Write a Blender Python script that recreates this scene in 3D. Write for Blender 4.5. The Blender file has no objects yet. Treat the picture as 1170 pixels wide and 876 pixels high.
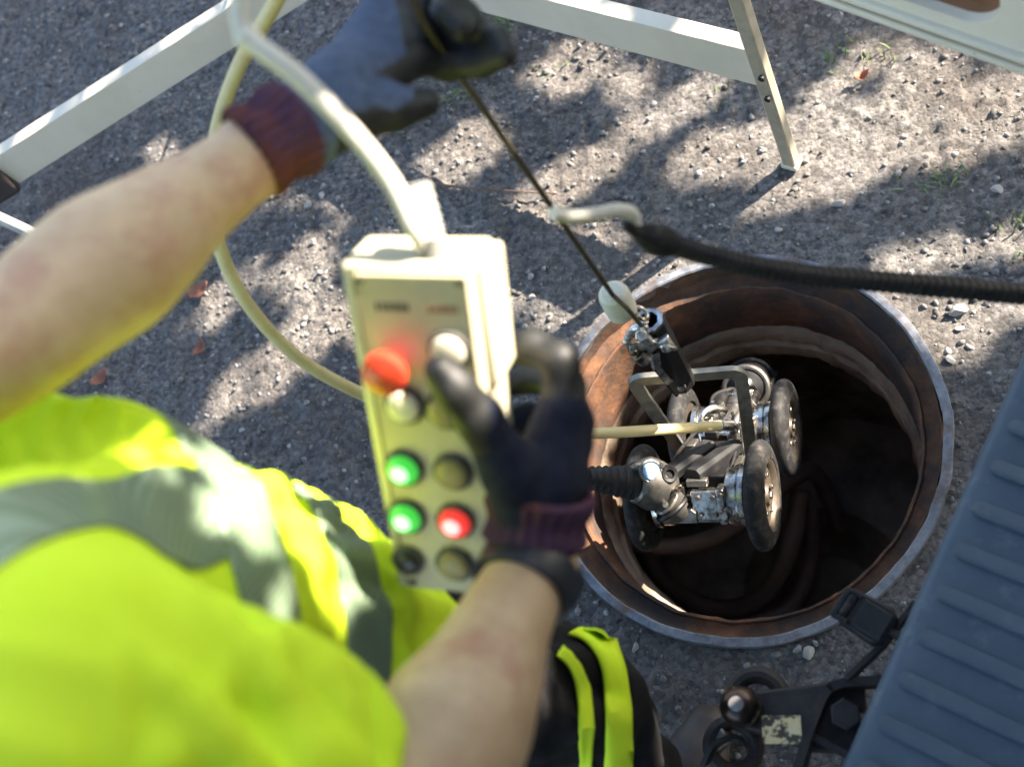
import bpy, bmesh, math, random
import numpy as np
from mathutils import Vector, Matrix

random.seed(7); np.random.seed(7)
SC = bpy.context.scene
COL = SC.collection

# ------------------------------------------------------------------ camera
CAM_H = 1.9                      # photographer stands on the step bumper of the van
FPX, CX, CY = 1300.0, 585.0, 438.0
_n = Vector((1130-CX, 980-CY, FPX)).normalized()          # straight down, in camera axes (right, down, forward)
_x = (Vector((1, 0, 0)) - _n[0]*_n).normalized()
_z = -_n
_y = _z.cross(_x)
AX = Matrix((_x, _y, _z))        # camera axes -> world
cam_d = bpy.data.cameras.new('camera'); cam = bpy.data.objects.new('camera', cam_d); COL.objects.link(cam)
_r = AX @ Vector((1, 0, 0)); _u = -(AX @ Vector((0, 1, 0))); _b = -(AX @ Vector((0, 0, 1)))
cam.matrix_world = Matrix(((_r.x, _u.x, _b.x, 0), (_r.y, _u.y, _b.y, 0), (_r.z, _u.z, _b.z, CAM_H), (0, 0, 0, 1)))
cam_d.sensor_width = 36; cam_d.lens = FPX/1170*36
cam_d.clip_start = 0.02; cam_d.clip_end = 400
cam_d.dof.use_dof = True; cam_d.dof.focus_distance = 1.85; cam_d.dof.aperture_fstop = 3.2
SC.camera = cam

def ray(x, y): return AX @ Vector(((x-CX)/FPX, (y-CY)/FPX, 1.0))
def P(x, y, d): return Vector((0, 0, CAM_H)) + ray(x, y)*d                 # a point of the place at depth d from the lens
def G(x, y, z=0.0):
    r = ray(x, y); return Vector((0, 0, CAM_H)) + r*((z-CAM_H)/r.z)        # a point of the place at height z
def proj(p):
    c = AX.transposed() @ (Vector(p)-Vector((0, 0, CAM_H)))
    return CX+FPX*c.x/c.z, CY+FPX*c.y/c.z, c.z

# ------------------------------------------------------------------ light
SUN_EL = math.radians(33)
SUN_AZ = Vector((0.857, 0.515))                                            # plan direction towards the sun
SUN = Vector((SUN_AZ.x*math.cos(SUN_EL), SUN_AZ.y*math.cos(SUN_EL), math.sin(SUN_EL)))
w = bpy.data.worlds.new('World'); SC.world = w; w.use_nodes = True
nt = w.node_tree; bg = nt.nodes['Background']
sky = nt.nodes.new('ShaderNodeTexSky'); sky.sky_type = 'NISHITA'; sky.sun_disc = False
sky.sun_elevation = SUN_EL; sky.sun_rotation = math.atan2(SUN_AZ.x, SUN_AZ.y)
sky.air_density = 1.0; sky.dust_density = 1.0; sky.ozone_density = 1.2
nt.links.new(sky.outputs[0], bg.inputs[0]); bg.inputs[1].default_value = 0.08
sl = bpy.data.lights.new('sun', 'SUN'); sl.energy = 5.0; sl.angle = math.radians(0.38); sl.color = (1, 0.885, 0.75)
so = bpy.data.objects.new('sun', sl); COL.objects.link(so)
so.rotation_euler = SUN.to_track_quat('Z', 'Y').to_euler(); so.location = SUN*20
SC.view_settings.view_transform = 'Standard'; SC.view_settings.look = 'None'
SC.view_settings.exposure = 2.7; SC.view_settings.gamma = 1.0; SC.view_settings.use_curve_mapping = False
SC.cycles.max_bounces = 8; SC.cycles.diffuse_bounces = 4; SC.cycles.transparent_max_bounces = 12

# ------------------------------------------------------------------ materials
MATS = {}
def mat(name, c1, c2=None, rough=0.6, metal=0.0, scale=20.0, detail=6.0, contrast=(0.35, 0.65), bump=0.0, bscale=None,
        rough2=None, c3=None, scale3=3.0, con3=(0.5, 0.62), emit=None, spec=0.5, coat=0.0, sheen=0.0, bdist=0.002):
    m = bpy.data.materials.new(name); m.use_nodes = True
    t = m.node_tree; N = t.nodes; L = t.links; b = N['Principled BSDF']
    b.inputs['Roughness'].default_value = rough; b.inputs['Metallic'].default_value = metal
    b.inputs['Specular IOR Level'].default_value = spec
    if coat: b.inputs['Coat Weight'].default_value = coat
    if sheen: b.inputs['Sheen Weight'].default_value = sheen
    tc = N.new('ShaderNodeTexCoord')
    b.inputs['Base Color'].default_value = (*c1, 1)
    if c2 is not None:
        n = N.new('ShaderNodeTexNoise'); n.inputs['Scale'].default_value = scale; n.inputs['Detail'].default_value = detail
        n.inputs['Roughness'].default_value = 0.65
        L.new(tc.outputs['Object'], n.inputs['Vector'])
        r = N.new('ShaderNodeValToRGB'); r.color_ramp.elements[0].position = contrast[0]; r.color_ramp.elements[1].position = contrast[1]
        r.color_ramp.elements[0].color = (*c1, 1); r.color_ramp.elements[1].color = (*c2, 1)
        L.new(n.outputs['Fac'], r.inputs['Fac']); col = r.outputs['Color']
        if c3 is not None:
            n3 = N.new('ShaderNodeTexNoise'); n3.inputs['Scale'].default_value = scale3; n3.inputs['Detail'].default_value = 8
            n3.inputs['Roughness'].default_value = 0.7
            L.new(tc.outputs['Object'], n3.inputs['Vector'])
            r3 = N.new('ShaderNodeValToRGB'); r3.color_ramp.elements[0].position = con3[0]; r3.color_ramp.elements[1].position = con3[1]
            L.new(n3.outputs['Fac'], r3.inputs['Fac'])
            mx = N.new('ShaderNodeMix'); mx.data_type = 'RGBA'
            L.new(r3.outputs['Color'], mx.inputs[0]); L.new(col, mx.inputs[6]); mx.inputs[7].default_value = (*c3, 1)
            col = mx.outputs[2]
        L.new(col, b.inputs['Base Color'])
        if rough2 is not None:
            mr = N.new('ShaderNodeMapRange'); mr.inputs['From Min'].default_value = contrast[0]; mr.inputs['From Max'].default_value = contrast[1]
            mr.inputs['To Min'].default_value = rough; mr.inputs['To Max'].default_value = rough2
            L.new(n.outputs['Fac'], mr.inputs['Value']); L.new(mr.outputs[0], b.inputs['Roughness'])
    if bump:
        nb = N.new('ShaderNodeTexNoise'); nb.inputs['Scale'].default_value = bscale or scale; nb.inputs['Detail'].default_value = 8
        nb.inputs['Roughness'].default_value = 0.7
        L.new(tc.outputs['Object'], nb.inputs['Vector'])
        bp = N.new('ShaderNodeBump'); bp.inputs['Strength'].default_value = bump; bp.inputs['Distance'].default_value = bdist
        L.new(nb.outputs['Fac'], bp.inputs['Height']); L.new(bp.outputs['Normal'], b.inputs['Normal'])
    if emit:
        b.inputs['Emission Color'].default_value = (*emit[0], 1); b.inputs['Emission Strength'].default_value = emit[1]
    MATS[name] = m
    return m

mat('gravel_ground', (0.068, 0.064, 0.060), (0.258, 0.242, 0.222), rough=0.95, scale=75, detail=12, contrast=(0.33, 0.66), bump=1.0, bscale=190,
    c3=(0.115, 0.100, 0.088), scale3=2.2, con3=(0.42, 0.64), spec=0.2, bdist=0.008)
mat('stone_grey', (0.07, 0.068, 0.064), (0.22, 0.212, 0.198), rough=0.9, scale=40, bump=0.5, bscale=200, spec=0.3)
mat('stone_pale', (0.20, 0.19, 0.175), (0.40, 0.38, 0.35), rough=0.85, scale=60, bump=0.4, bscale=200, spec=0.3)
mat('worn_steel', (0.085, 0.090, 0.100), (0.23, 0.24, 0.26), rough=0.42, rough2=0.62, metal=0.55, scale=38, contrast=(0.3, 0.62), bump=0.25, bscale=120,
    c3=(0.13, 0.075, 0.045), scale3=12, con3=(0.50, 0.66))
mat('rust', (0.075, 0.035, 0.019), (0.20, 0.092, 0.043), rough=0.85, scale=26, detail=12, contrast=(0.3, 0.7), bump=0.7, bscale=70,
    c3=(0.050, 0.036, 0.029), scale3=7, con3=(0.38, 0.56), spec=0.3, bdist=0.004)
mat('damp_concrete', (0.15, 0.115, 0.082), (0.38, 0.30, 0.215), rough=0.7, scale=9, detail=10, bump=0.8, bscale=40, c3=(0.11, 0.06, 0.035), scale3=3, bdist=0.008)
mat('sewer_floor', (0.12, 0.09, 0.068), (0.34, 0.25, 0.18), rough=0.35, scale=8, detail=8, bump=0.7, bscale=20, bdist=0.01)
mat('sewer_hose', (0.20, 0.13, 0.105), (0.30, 0.20, 0.16), rough=0.5, scale=14)
mat('bright_steel', (0.60, 0.58, 0.54), (0.26, 0.25, 0.24), rough=0.26, rough2=0.55, metal=1.0, scale=45, contrast=(0.45, 0.75), bump=0.05, bscale=60,
    c3=(0.11, 0.085, 0.065), scale3=42, con3=(0.46, 0.60))
mat('dull_steel', (0.24, 0.225, 0.20), (0.10, 0.092, 0.082), rough=0.38, rough2=0.6, metal=0.9, scale=60, bump=0.1, bscale=150, c3=(0.42, 0.40, 0.37), scale3=25, con3=(0.55, 0.7))
mat('bail_plate', (0.13, 0.125, 0.11), (0.24, 0.23, 0.20), rough=0.5, metal=0.7, scale=50, bump=0.1, bscale=120, c3=(0.10, 0.09, 0.08), scale3=20, con3=(0.6, 0.7))
mat('black_anodised', (0.007, 0.0068, 0.007), (0.015, 0.0145, 0.015), rough=0.36, rough2=0.55, metal=0.3, scale=60, c3=(0.12, 0.11, 0.10), scale3=70, con3=(0.68, 0.74))
mat('black_plastic', (0.007, 0.007, 0.008), (0.016, 0.016, 0.017), spec=0.3, rough=0.55, scale=50, bump=0.1, bscale=200)
mat('black_rubber', (0.009, 0.0088, 0.009), (0.022, 0.021, 0.020), spec=0.22, rough=0.7, scale=70, detail=10, bump=0.3, bscale=260, c3=(0.085, 0.075, 0.065), scale3=70, con3=(0.52, 0.80))
mat('boot_rubber', (0.007, 0.0065, 0.0065), (0.018, 0.016, 0.0155), spec=0.3, rough=0.55, scale=60, bump=0.2, bscale=150)
mat('white_rubber', (0.62, 0.60, 0.50), (0.42, 0.40, 0.32), rough=0.55, scale=40, contrast=(0.5, 0.8))
mat('wire_rope', (0.055, 0.042, 0.026), (0.11, 0.085, 0.05), rough=0.5, metal=0.5, scale=300)
mat('cream_hose', (0.56, 0.46, 0.22), (0.44, 0.35, 0.15), rough=0.45, scale=22, contrast=(0.45, 0.75), c3=(0.25, 0.20, 0.12), scale3=35, con3=(0.66, 0.74))
mat('white_cable', (0.66, 0.63, 0.54), (0.56, 0.53, 0.43), rough=0.45, scale=20)
mat('grey_cable', (0.22, 0.22, 0.20), (0.17, 0.17, 0.155), rough=0.5, scale=20)
mat('white_paint', (0.80, 0.74, 0.62), (0.69, 0.635, 0.52), rough=0.32, scale=5, contrast=(0.4, 0.8), c3=(0.26, 0.24, 0.20), scale3=42, con3=(0.66, 0.74), spec=0.3)
mat('white_alu', (0.60, 0.54, 0.42), (0.50, 0.445, 0.335), rough=0.45, scale=7, contrast=(0.4, 0.8), c3=(0.20, 0.17, 0.14), scale3=24, con3=(0.68, 0.74))
mat('post_alu', (0.44, 0.40, 0.30), (0.33, 0.30, 0.22), rough=0.4, metal=0.3, scale=30)
mat('door_brown', (0.16, 0.075, 0.04), (0.23, 0.115, 0.06), rough=0.7, scale=30, bump=0.2, bscale=80)
mat('bumper_plastic', (0.045, 0.068, 0.098), (0.068, 0.096, 0.130), rough=0.50, rough2=0.62, scale=16, detail=10, contrast=(0.35, 0.7), bump=0.25, bscale=420, c3=(0.13, 0.15, 0.17), scale3=30, con3=(0.56, 0.80), bdist=0.001)
mat('hitch_paint', (0.013, 0.011, 0.0105), (0.030, 0.025, 0.023), spec=0.3, rough=0.6, scale=40, bump=0.3, bscale=90, c3=(0.065, 0.036, 0.022), scale3=30, con3=(0.55, 0.70))
mat('ball_steel', (0.030, 0.023, 0.020), (0.060, 0.043, 0.034), rough=0.28, metal=0.85, scale=25)
mat('sticker', (0.66, 0.50, 0.22), (0.74, 0.62, 0.36), rough=0.6, scale=60, c3=(0.06, 0.045, 0.03), scale3=75, con3=(0.50, 0.54))
mat('wheel_rim', (0.17, 0.135, 0.10), (0.075, 0.060, 0.048), rough=0.4, rough2=0.65, metal=0.75, scale=40, bump=0.15, bscale=120)
mat('dark_trim', (0.025, 0.020, 0.019), (0.045, 0.036, 0.033), rough=0.6, scale=20)
mat('van_floor', (0.10, 0.085, 0.07), (0.16, 0.14, 0.12), rough=0.7, scale=12)
mat('bark', (0.06, 0.045, 0.035), (0.12, 0.095, 0.075), rough=0.9, scale=9, bump=0.8, bscale=25)
mat('leaf', (0.045, 0.085, 0.02), (0.08, 0.12, 0.03), rough=0.5, scale=3)
mat('dry_leaf', (0.20, 0.075, 0.045), (0.30, 0.13, 0.07), rough=0.8, scale=30)
mat('grass', (0.07, 0.12, 0.03), (0.12, 0.16, 0.05), rough=0.7, scale=8)
mat('twig', (0.10, 0.06, 0.04), (0.16, 0.10, 0.07), rough=0.9, scale=30)

def gravel_relief():
    # single grits show as cells of their own tone and height
    t = MATS['gravel_ground'].node_tree; N = t.nodes; L = t.links; b = N['Principled BSDF']
    tc = N.new('ShaderNodeTexCoord'); old = b.inputs['Base Color'].links[0].from_socket; oldn = b.inputs['Normal'].links[0].from_socket
    vo = N.new('ShaderNodeTexVoronoi'); vo.inputs['Scale'].default_value = 105; vo.inputs['Randomness'].default_value = 1.0; L.new(tc.outputs['Object'], vo.inputs['Vector'])
    sp = N.new('ShaderNodeSeparateColor'); L.new(vo.outputs['Color'], sp.inputs[0])
    mr = N.new('ShaderNodeMapRange'); mr.inputs['To Min'].default_value = 0.72; mr.inputs['To Max'].default_value = 1.36; L.new(sp.outputs[0], mr.inputs['Value'])
    mx = N.new('ShaderNodeMix'); mx.data_type = 'RGBA'; mx.blend_type = 'MULTIPLY'; mx.inputs[0].default_value = 1.0; L.new(old, mx.inputs[6]); L.new(mr.outputs[0], mx.inputs[7]); L.new(mx.outputs[2], b.inputs['Base Color'])
    bp = N.new('ShaderNodeBump'); bp.invert = True; bp.inputs['Strength'].default_value = 0.8; bp.inputs['Distance'].default_value = 0.004; L.new(vo.outputs['Distance'], bp.inputs['Height']); L.new(oldn, bp.inputs['Normal']); L.new(bp.outputs['Normal'], b.inputs['Normal'])
    t = MATS['stone_grey'].node_tree; N = t.nodes; L = t.links; b = N['Principled BSDF']; old = b.inputs['Base Color'].links[0].from_socket
    ge = N.new('ShaderNodeNewGeometry'); mr = N.new('ShaderNodeMapRange'); mr.inputs['To Min'].default_value = 0.45; mr.inputs['To Max'].default_value = 1.7; L.new(ge.outputs['Random Per Island'], mr.inputs['Value'])
    mx = N.new('ShaderNodeMix'); mx.data_type = 'RGBA'; mx.blend_type = 'MULTIPLY'; mx.inputs[0].default_value = 1.0; L.new(old, mx.inputs[6]); L.new(mr.outputs[0], mx.inputs[7]); L.new(mx.outputs[2], b.inputs['Base Color'])
gravel_relief()
def glass_mat():
    m = bpy.data.materials.new('window_glass'); m.use_nodes = True
    t = m.node_tree; N = t.nodes; N.remove(N['Principled BSDF'])
    a = N.new('ShaderNodeBsdfTransparent'); a.inputs[0].default_value = (0.88, 0.92, 0.90, 1)
    g = N.new('ShaderNodeBsdfGlossy'); g.inputs['Roughness'].default_value = 0.02
    fr = N.new('ShaderNodeFresnel'); fr.inputs[0].default_value = 1.5
    mx = N.new('ShaderNodeMixShader'); t.links.new(fr.outputs[0], mx.inputs[0]); t.links.new(a.outputs[0], mx.inputs[1]); t.links.new(g.outputs[0], mx.inputs[2])
    t.links.new(mx.outputs[0], N['Material Output'].inputs[0]); MATS['window_glass'] = m
glass_mat()

# ------------------------------------------------------------------ mesh helpers
ORG = {}
def link(o, parent=None):
    COL.objects.link(o)
    if parent is not None: o.parent = parent
    return o
def tag(o, label=None, cat=None, group=None, kind=None):
    if label: o['label'] = label
    if cat: o['category'] = cat
    if group: o['group'] = group
    if kind: o['kind'] = kind
    return o
def empty(name, loc, label=None, cat=None, group=None):
    o = bpy.data.objects.new(name, None); o.location = loc; o.empty_display_size = 0.05
    COL.objects.link(o); ORG[o.name] = Vector(loc)
    return tag(o, label, cat, group)

def frame(d, up=(0, 0, 1)):
    d = Vector(d).normalized(); up = Vector(up)
    if abs(d.dot(up)) > 0.98: up = Vector((1, 0, 0)) if abs(d.x) < 0.9 else Vector((0, 1, 0))
    x = up.cross(d).normalized(); y = d.cross(x)
    return x, y, d

def spline(pts, n=12):
    pts = [Vector(p) for p in pts]; out = []
    for i in range(len(pts)-1):
        p0 = pts[max(i-1, 0)]; p1 = pts[i]; p2 = pts[i+1]; p3 = pts[min(i+2, len(pts)-1)]
        for k in range(n):
            t = k/n
            out.append(0.5*((2*p1)+(p2-p0)*t+(2*p0-5*p1+4*p2-p3)*t*t+(3*p1-p0-3*p2+p3)*t**3))
    out.append(pts[-1]); return out

class MB:
    """collects shapes for ONE mesh object, in world metres"""
    def __init__(s): s.v = []; s.f = []
    def add(s, vs, fs):
        o = len(s.v); s.v += [tuple(v) for v in vs]; s.f += [tuple(i+o for i in f) for f in fs]; return s
    def box(s, c, size, ax=None):
        c = Vector(c); ax = ax or (Vector((1, 0, 0)), Vector((0, 1, 0)), Vector((0, 0, 1)))
        h = [x/2 for x in size]; vs = []
        for i in (-1, 1):
            for j in (-1, 1):
                for k in (-1, 1): vs.append(c+ax[0]*h[0]*i+ax[1]*h[1]*j+ax[2]*h[2]*k)
        return s.add(vs, [(0, 1, 3, 2), (4, 6, 7, 5), (0, 4, 5, 1), (2, 3, 7, 6), (0, 2, 6, 4), (1, 5, 7, 3)])
    def lathe(s, prof, c, d, n=32, up=(0, 0, 1), closed=False, a0=0.0):
        """prof: list of (radius, offset along d)"""
        x, y, z = frame(d, up); c = Vector(c); vs = []; fs = []; m = len(prof)
        for k in range(n):
            a = a0+2*math.pi*k/n; e = x*math.cos(a)+y*math.sin(a)
            for r, h in prof: vs.append(c+e*r+z*h)
        for k in range(n):
            k2 = (k+1) % n
            for j in range(m if closed else m-1):
                j2 = (j+1) % m
                fs.append((k*m+j, k2*m+j, k2*m+j2, k*m+j2))
        return s.add(vs, fs)
    def cyl(s, a, b, ra, rb=None, n=20, up=(0, 0, 1), ch=None):
        rb = ra if rb is None else rb; a = Vector(a); b = Vector(b); L = (b-a).length
        ch = min(ra, rb, L)*0.12 if ch is None else ch
        return s.lathe([(0.0001, 0), (ra-ch, 0), (ra, ch), (rb, L-ch), (rb-ch, L), (0.0001, L)], a, b-a, n, up)
    def tube(s, pts, r, n=10, caps=True):
        pts = [Vector(p) for p in pts]; R = r if callable(r) else (lambda t: r)
        N = len(pts); vs = []; fs = []; x = None
        for i, p in enumerate(pts):
            t = (pts[min(i+1, N-1)]-pts[max(i-1, 0)]).normalized()
            if x is None: x = frame(t)[0]
            else:
                x = x-t*x.dot(t); x.normalize()
            y = t.cross(x); rr = R(i/(N-1))
            for k in range(n):
                a = 2*math.pi*k/n; vs.append(p+(x*math.cos(a)+y*math.sin(a))*rr)
        for i in range(N-1):
            for k in range(n):
                k2 = (k+1) % n; fs.append((i*n+k, i*n+k2, (i+1)*n+k2, (i+1)*n+k))
        if caps: fs.append(tuple(range(n-1, -1, -1))); fs.append(tuple((N-1)*n+k for k in range(n)))
        return s.add(vs, fs)
    def torus(s, c, d, R, r, n=32, m=10, up=(0, 0, 1)):
        prof = [(R+r*math.cos(2*math.pi*j/m), r*math.sin(2*math.pi*j/m)) for j in range(m)]
        return s.lathe(prof, c, d, n, up, closed=True)
    def ball(s, c, r, n=16, sq=(1, 1, 1), ax=None):
        ax = ax or (Vector((1, 0, 0)), Vector((0, 1, 0)), Vector((0, 0, 1))); c = Vector(c); vs = []; fs = []; m = n//2
        for j in range(m+1):
            th = math.pi*j/m
            for k in range(n):
                a = 2*math.pi*k/n; st = max(math.sin(th), 1e-4)
                vs.append(c+ax[0]*r*sq[0]*st*math.cos(a)+ax[1]*r*sq[1]*st*math.sin(a)+ax[2]*r*sq[2]*math.cos(th))
        for j in range(m):
            for k in range(n): fs.append((j*n+k, (j+1)*n+k, (j+1)*n+(k+1) % n, j*n+(k+1) % n))
        return s.add(vs, fs)
    def prism(s, poly, c, ex, ey, ez, h):
        """polygon (x, y) in plane ex, ey at c, extruded h along ez"""
        c = Vector(c); n = len(poly)
        vs = [c+ex*x+ey*y for x, y in poly]+[c+ex*x+ey*y+ez*h for x, y in poly]
        return s.add(vs, [tuple(range(n-1, -1, -1)), tuple(range(n, 2*n))]+[(i, (i+1) % n, n+(i+1) % n, n+i) for i in range(n)])
    def build(s, name, material, parent=None, smooth=35, bevel=0.0, label=None, kind=None, weld=False):
        org = ORG.get(parent.name, Vector((0, 0, 0))) if parent is not None else Vector((0, 0, 0))
        me = bpy.data.meshes.new(name)
        me.from_pydata([(v[0]-org.x, v[1]-org.y, v[2]-org.z) for v in s.v], [], s.f)
        bm = bmesh.new(); bm.from_mesh(me)
        bmesh.ops.remove_doubles(bm, verts=bm.verts, dist=2e-5)
        bmesh.ops.recalc_face_normals(bm, faces=bm.faces); bm.to_mesh(me); bm.free()
        me.materials.append(MATS[material])
        if smooth:
            me.shade_smooth(); me.set_sharp_from_angle(angle=math.radians(smooth))
        o = bpy.data.objects.new(name, me); link(o, parent); ORG[o.name] = org
        if bevel:
            b = o.modifiers.new('bevel', 'BEVEL'); b.width = bevel; b.segments = 2; b.limit_method = 'ANGLE'; b.angle_limit = math.radians(40)
        return tag(o, label, None, None, kind)

# smooth value noise for terrain and cloth
_T = {}
def vnoise(x, y, seed=0):
    if seed not in _T: _T[seed] = np.random.RandomState(seed).rand(256, 256)
    T = _T[seed]
    xi = np.floor(x).astype(int); yi = np.floor(y).astype(int); fx = x-xi; fy = y-yi
    fx = fx*fx*(3-2*fx); fy = fy*fy*(3-2*fy)
    g = lambda a, b: T[a % 256, b % 256]
    return (g(xi, yi)*(1-fx)+g(xi+1, yi)*fx)*(1-fy)+(g(xi, yi+1)*(1-fx)+g(xi+1, yi+1)*fx)*fy

# ------------------------------------------------------------------ ground
HC = Vector((-0.3146, 0.6768, 0)); HR = 0.36                               # manhole centre and outer rim radius
def axis(lo, hi, step, far):
    a = list(np.arange(lo, hi+1e-6, step)); g = step; x = hi; up = []
    while x < far: g *= 1.45; x += g; up.append(x)
    g = step; x = lo; dn = []
    while x > -far: g *= 1.45; x -= g; dn.append(x)
    return np.array(dn[::-1]+a+up)
gx = axis(-2.75, 0.75, 0.008, 60); gy = axis(-0.25, 2.7, 0.008, 60)
X, Y = np.meshgrid(gx, gy, indexing='ij')
Zg = (vnoise(X*1.7, Y*1.7, 1)-.5)*0.022+(vnoise(X*7, Y*7, 2)-.5)*0.010+(vnoise(X*24, Y*24, 3)-.5)*0.009
Zg += np.maximum(vnoise(X*55, Y*55, 4)-.55, 0)*0.018+(vnoise(X*110, Y*110, 5)-.5)*0.0065
RR = np.hypot(X-HC.x, Y-HC.y)
k = np.clip((RR-HR)/0.30, 0, 1); Zg = Zg*(0.25+0.75*k)-(1-k)*0.001
def ground_z(x, y):
    i = min(max(np.searchsorted(gx, x)-1, 0), len(gx)-2); j = min(max(np.searchsorted(gy, y)-1, 0), len(gy)-2)
    return float(Zg[i, j])
nx, ny = X.shape
V = np.stack([X, Y, Zg], -1).reshape(-1, 3)
idx = np.arange(nx*ny).reshape(nx, ny)
Q = np.stack([idx[:-1, :-1], idx[1:, :-1], idx[1:, 1:], idx[:-1, 1:]], -1).reshape(-1, 4)
rmin = np.minimum.reduce([RR[:-1, :-1], RR[1:, :-1], RR[1:, 1:], RR[:-1, 1:]]).reshape(-1)
Q = Q[rmin > 0.3465]
def np_mesh(name, V, F, material, parent=None, smooth=True):
    me = bpy.data.meshes.new(name); n = F.shape[1]
    me.vertices.add(len(V)); me.vertices.foreach_set('co', np.ascontiguousarray(V, dtype=np.float32).ravel())
    me.loops.add(F.size); me.loops.foreach_set('vertex_index', np.ascontiguousarray(F, dtype=np.int32).ravel())
    me.polygons.add(len(F)); me.polygons.foreach_set('loop_start', np.arange(0, F.size, n, dtype=np.int32))
    me.polygons.foreach_set('loop_total', np.full(len(F), n, dtype=np.int32))
    me.update(calc_edges=True); me.materials.append(MATS[material])
    if smooth: me.shade_smooth()
    o = bpy.data.objects.new(name, me); link(o, parent); ORG[o.name] = Vector((0, 0, 0)); return o
tag(np_mesh('ground', V, Q, 'gravel_ground'), kind='structure')

# gravel: loose small stones, too many to count
ICO_V = []
bm = bmesh.new(); bmesh.ops.create_icosphere(bm, subdivisions=1, radius=1)
ICO_V = np.array([v.co[:] for v in bm.verts]); ICO_F = np.array([[v.index for v in f.verts] for f in bm.faces]); bm.free()
gv = []; gf = []; off = 0
NG = 40000
while off < NG:
    x = random.uniform(-2.6, 0.7); y = random.uniform(-0.2, 2.6)
    if (x-HC.x)**2+(y-HC.y)**2 < (HR+0.006)**2: continue
    dens = vnoise(np.array(x*3.0), np.array(y*3.0), 9)
    if random.random() > 0.25+dens: continue
    s = 0.0016+0.0072*random.random()**4.5
    R = np.array(Matrix.Rotation(random.uniform(0, 6.28), 3, Vector((random.gauss(0, 1), random.gauss(0, 1), random.gauss(0, 1))).normalized()))
    v = ICO_V*(1+np.random.uniform(-.38, .34, (len(ICO_V), 1)))*s*np.array([1.0, random.uniform(.6, 1), random.uniform(.5, .8)])
    gv.append(v@R.T+np.array([x, y, ground_z(x, y)+s*0.08])); gf.append(ICO_F+off*len(ICO_V)); off += 1
g = np_mesh('gravel', np.concatenate(gv), np.concatenate(gf), 'stone_grey', smooth=False)
tag(g, 'loose small grey gravel stones scattered over the ground', 'gravel', kind='stuff')

# larger stones one can pick out
rock_me = []
for q in range(5):
    me = bpy.data.meshes.new('stone')
    bm = bmesh.new(); bmesh.ops.create_icosphere(bm, subdivisions=2, radius=1)
    rs = np.random.RandomState(40+q); D = [Vector(rs.normal(0, 1, 3)).normalized() for _ in range(9)]; H = [rs.uniform(.35, .75) for _ in D]
    for v in bm.verts:                                                     # chipped flat faces
        for d, h in zip(D, H):
            e = v.co.dot(d)-h
            if e > 0: v.co -= d*e
        v.co += Vector(rs.uniform(-.03, .03, 3)); v.co.z *= .7
    bm.to_mesh(me); bm.free(); me.materials.append(MATS['stone_pale'])
    me.shade_smooth(); me.set_sharp_from_angle(angle=math.radians(28)); rock_me.append(me)
def stone(px, py, size_px, label, rot=None):
    p = G(px, py); s = size_px*proj(p)[2]/FPX/2/0.75
    o = bpy.data.objects.new('stone', random.choice(rock_me)); COL.objects.link(o)
    o.location = (p.x, p.y, ground_z(p.x, p.y)+s*0.30); o.scale = (s, s*random.uniform(.6, .9), s*random.uniform(.7, 1)); o.rotation_euler = (random.uniform(-.3, .3), random.uniform(-.3, .3), random.uniform(0, 6.28))
    return tag(o, label, 'stone', 'loose stones on the gravel')
stone(1097, 357, 20, 'pale stone with a dark shadow under the black hose end beyond the rim')
stone(924, 746, 15, 'white angular stone just below the rim beside the trailer socket')
stone(911, 742, 10, 'small upright stone beside the white angular stone below the rim')
stone(932, 734, 8, 'tiny pale stone between the rim and the white angular stone')
stone(785, 827, 15, 'pale rounded stone left of the tow ball')
stone(789, 836, 10, 'small stone touching the pale rounded stone left of the tow ball')
stone(726, 740, 10, 'grey stone below the rim beside the yellow trouser stripe')
stone(1086, 412, 12, 'pale stone on sunlit gravel right of the rim')
stone(1096, 375, 10, 'white stone below the pale stone with a dark shadow')
stone(958, 232, 13, 'pale stone on the gravel below the barrier post foot')
stone(888, 262, 10, 'grey stone in the post shadow beyond the manhole')
stone(1140, 218, 13, 'grey stone in the shade at the right edge of the picture')
stone(610, 340, 9, 'small stone in the shadow right of the control box')
stone(355, 238, 12, 'grey stone in the shade under the stretched forearm')
stone(372, 228, 9, 'small stone beside the grey stone under the stretched forearm')
stone(870, 470-300, 9, 'small pale stone left of the barrier post foot')

# dry leaves, twigs, grass
def leaf(px, py, L, rot, label):
    p = G(px, py); p.z = ground_z(p.x, p.y)+0.006; m = MB(); e = Vector((math.cos(rot), math.sin(rot), 0)); f = Vector((-e.y, e.x, 0)); z = Vector((0, 0, 1))
    vs = []; fs = []; n = 8
    for i in range(n+1):
        t = i/n; wd = L*0.32*math.sin(math.pi*min(t*0.95+0.05, 1))**0.8
        c = p+e*L*(t-.5)+z*(0.012*(2*t-1)**2)
        vs += [c-f*wd+z*0.006, c, c+f*wd+z*0.008]
    for i in range(n):
        for j in range(2): fs.append((i*3+j, i*3+j+1, i*3+j+4, i*3+j+3))
    o = m.add(vs, fs).build('dry_leaf', 'dry_leaf'); s = o.modifiers.new('thick', 'SOLIDIFY'); s.thickness = 0.0006
    return tag(o, label, 'leaf', 'fallen leaves')
leaf(119, 433, 0.050, 0.8, 'curled reddish dry leaf on the shaded gravel beside the yellow shirt')
leaf(233, 335, 0.055, 0.5, 'thin brown dry leaf on the gravel below the stretched forearm')
leaf(232, 400, 0.04, 1.3, 'small brown dry leaf on the gravel between shirt and hose loop')
leaf(985, 88, 0.03, 0.2, 'small dark leaf on the sunlit gravel under the van door')
tg = MB(); a = [G(488, 212), G(520, 217), G(565, 222), G(640, 226)]
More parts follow.
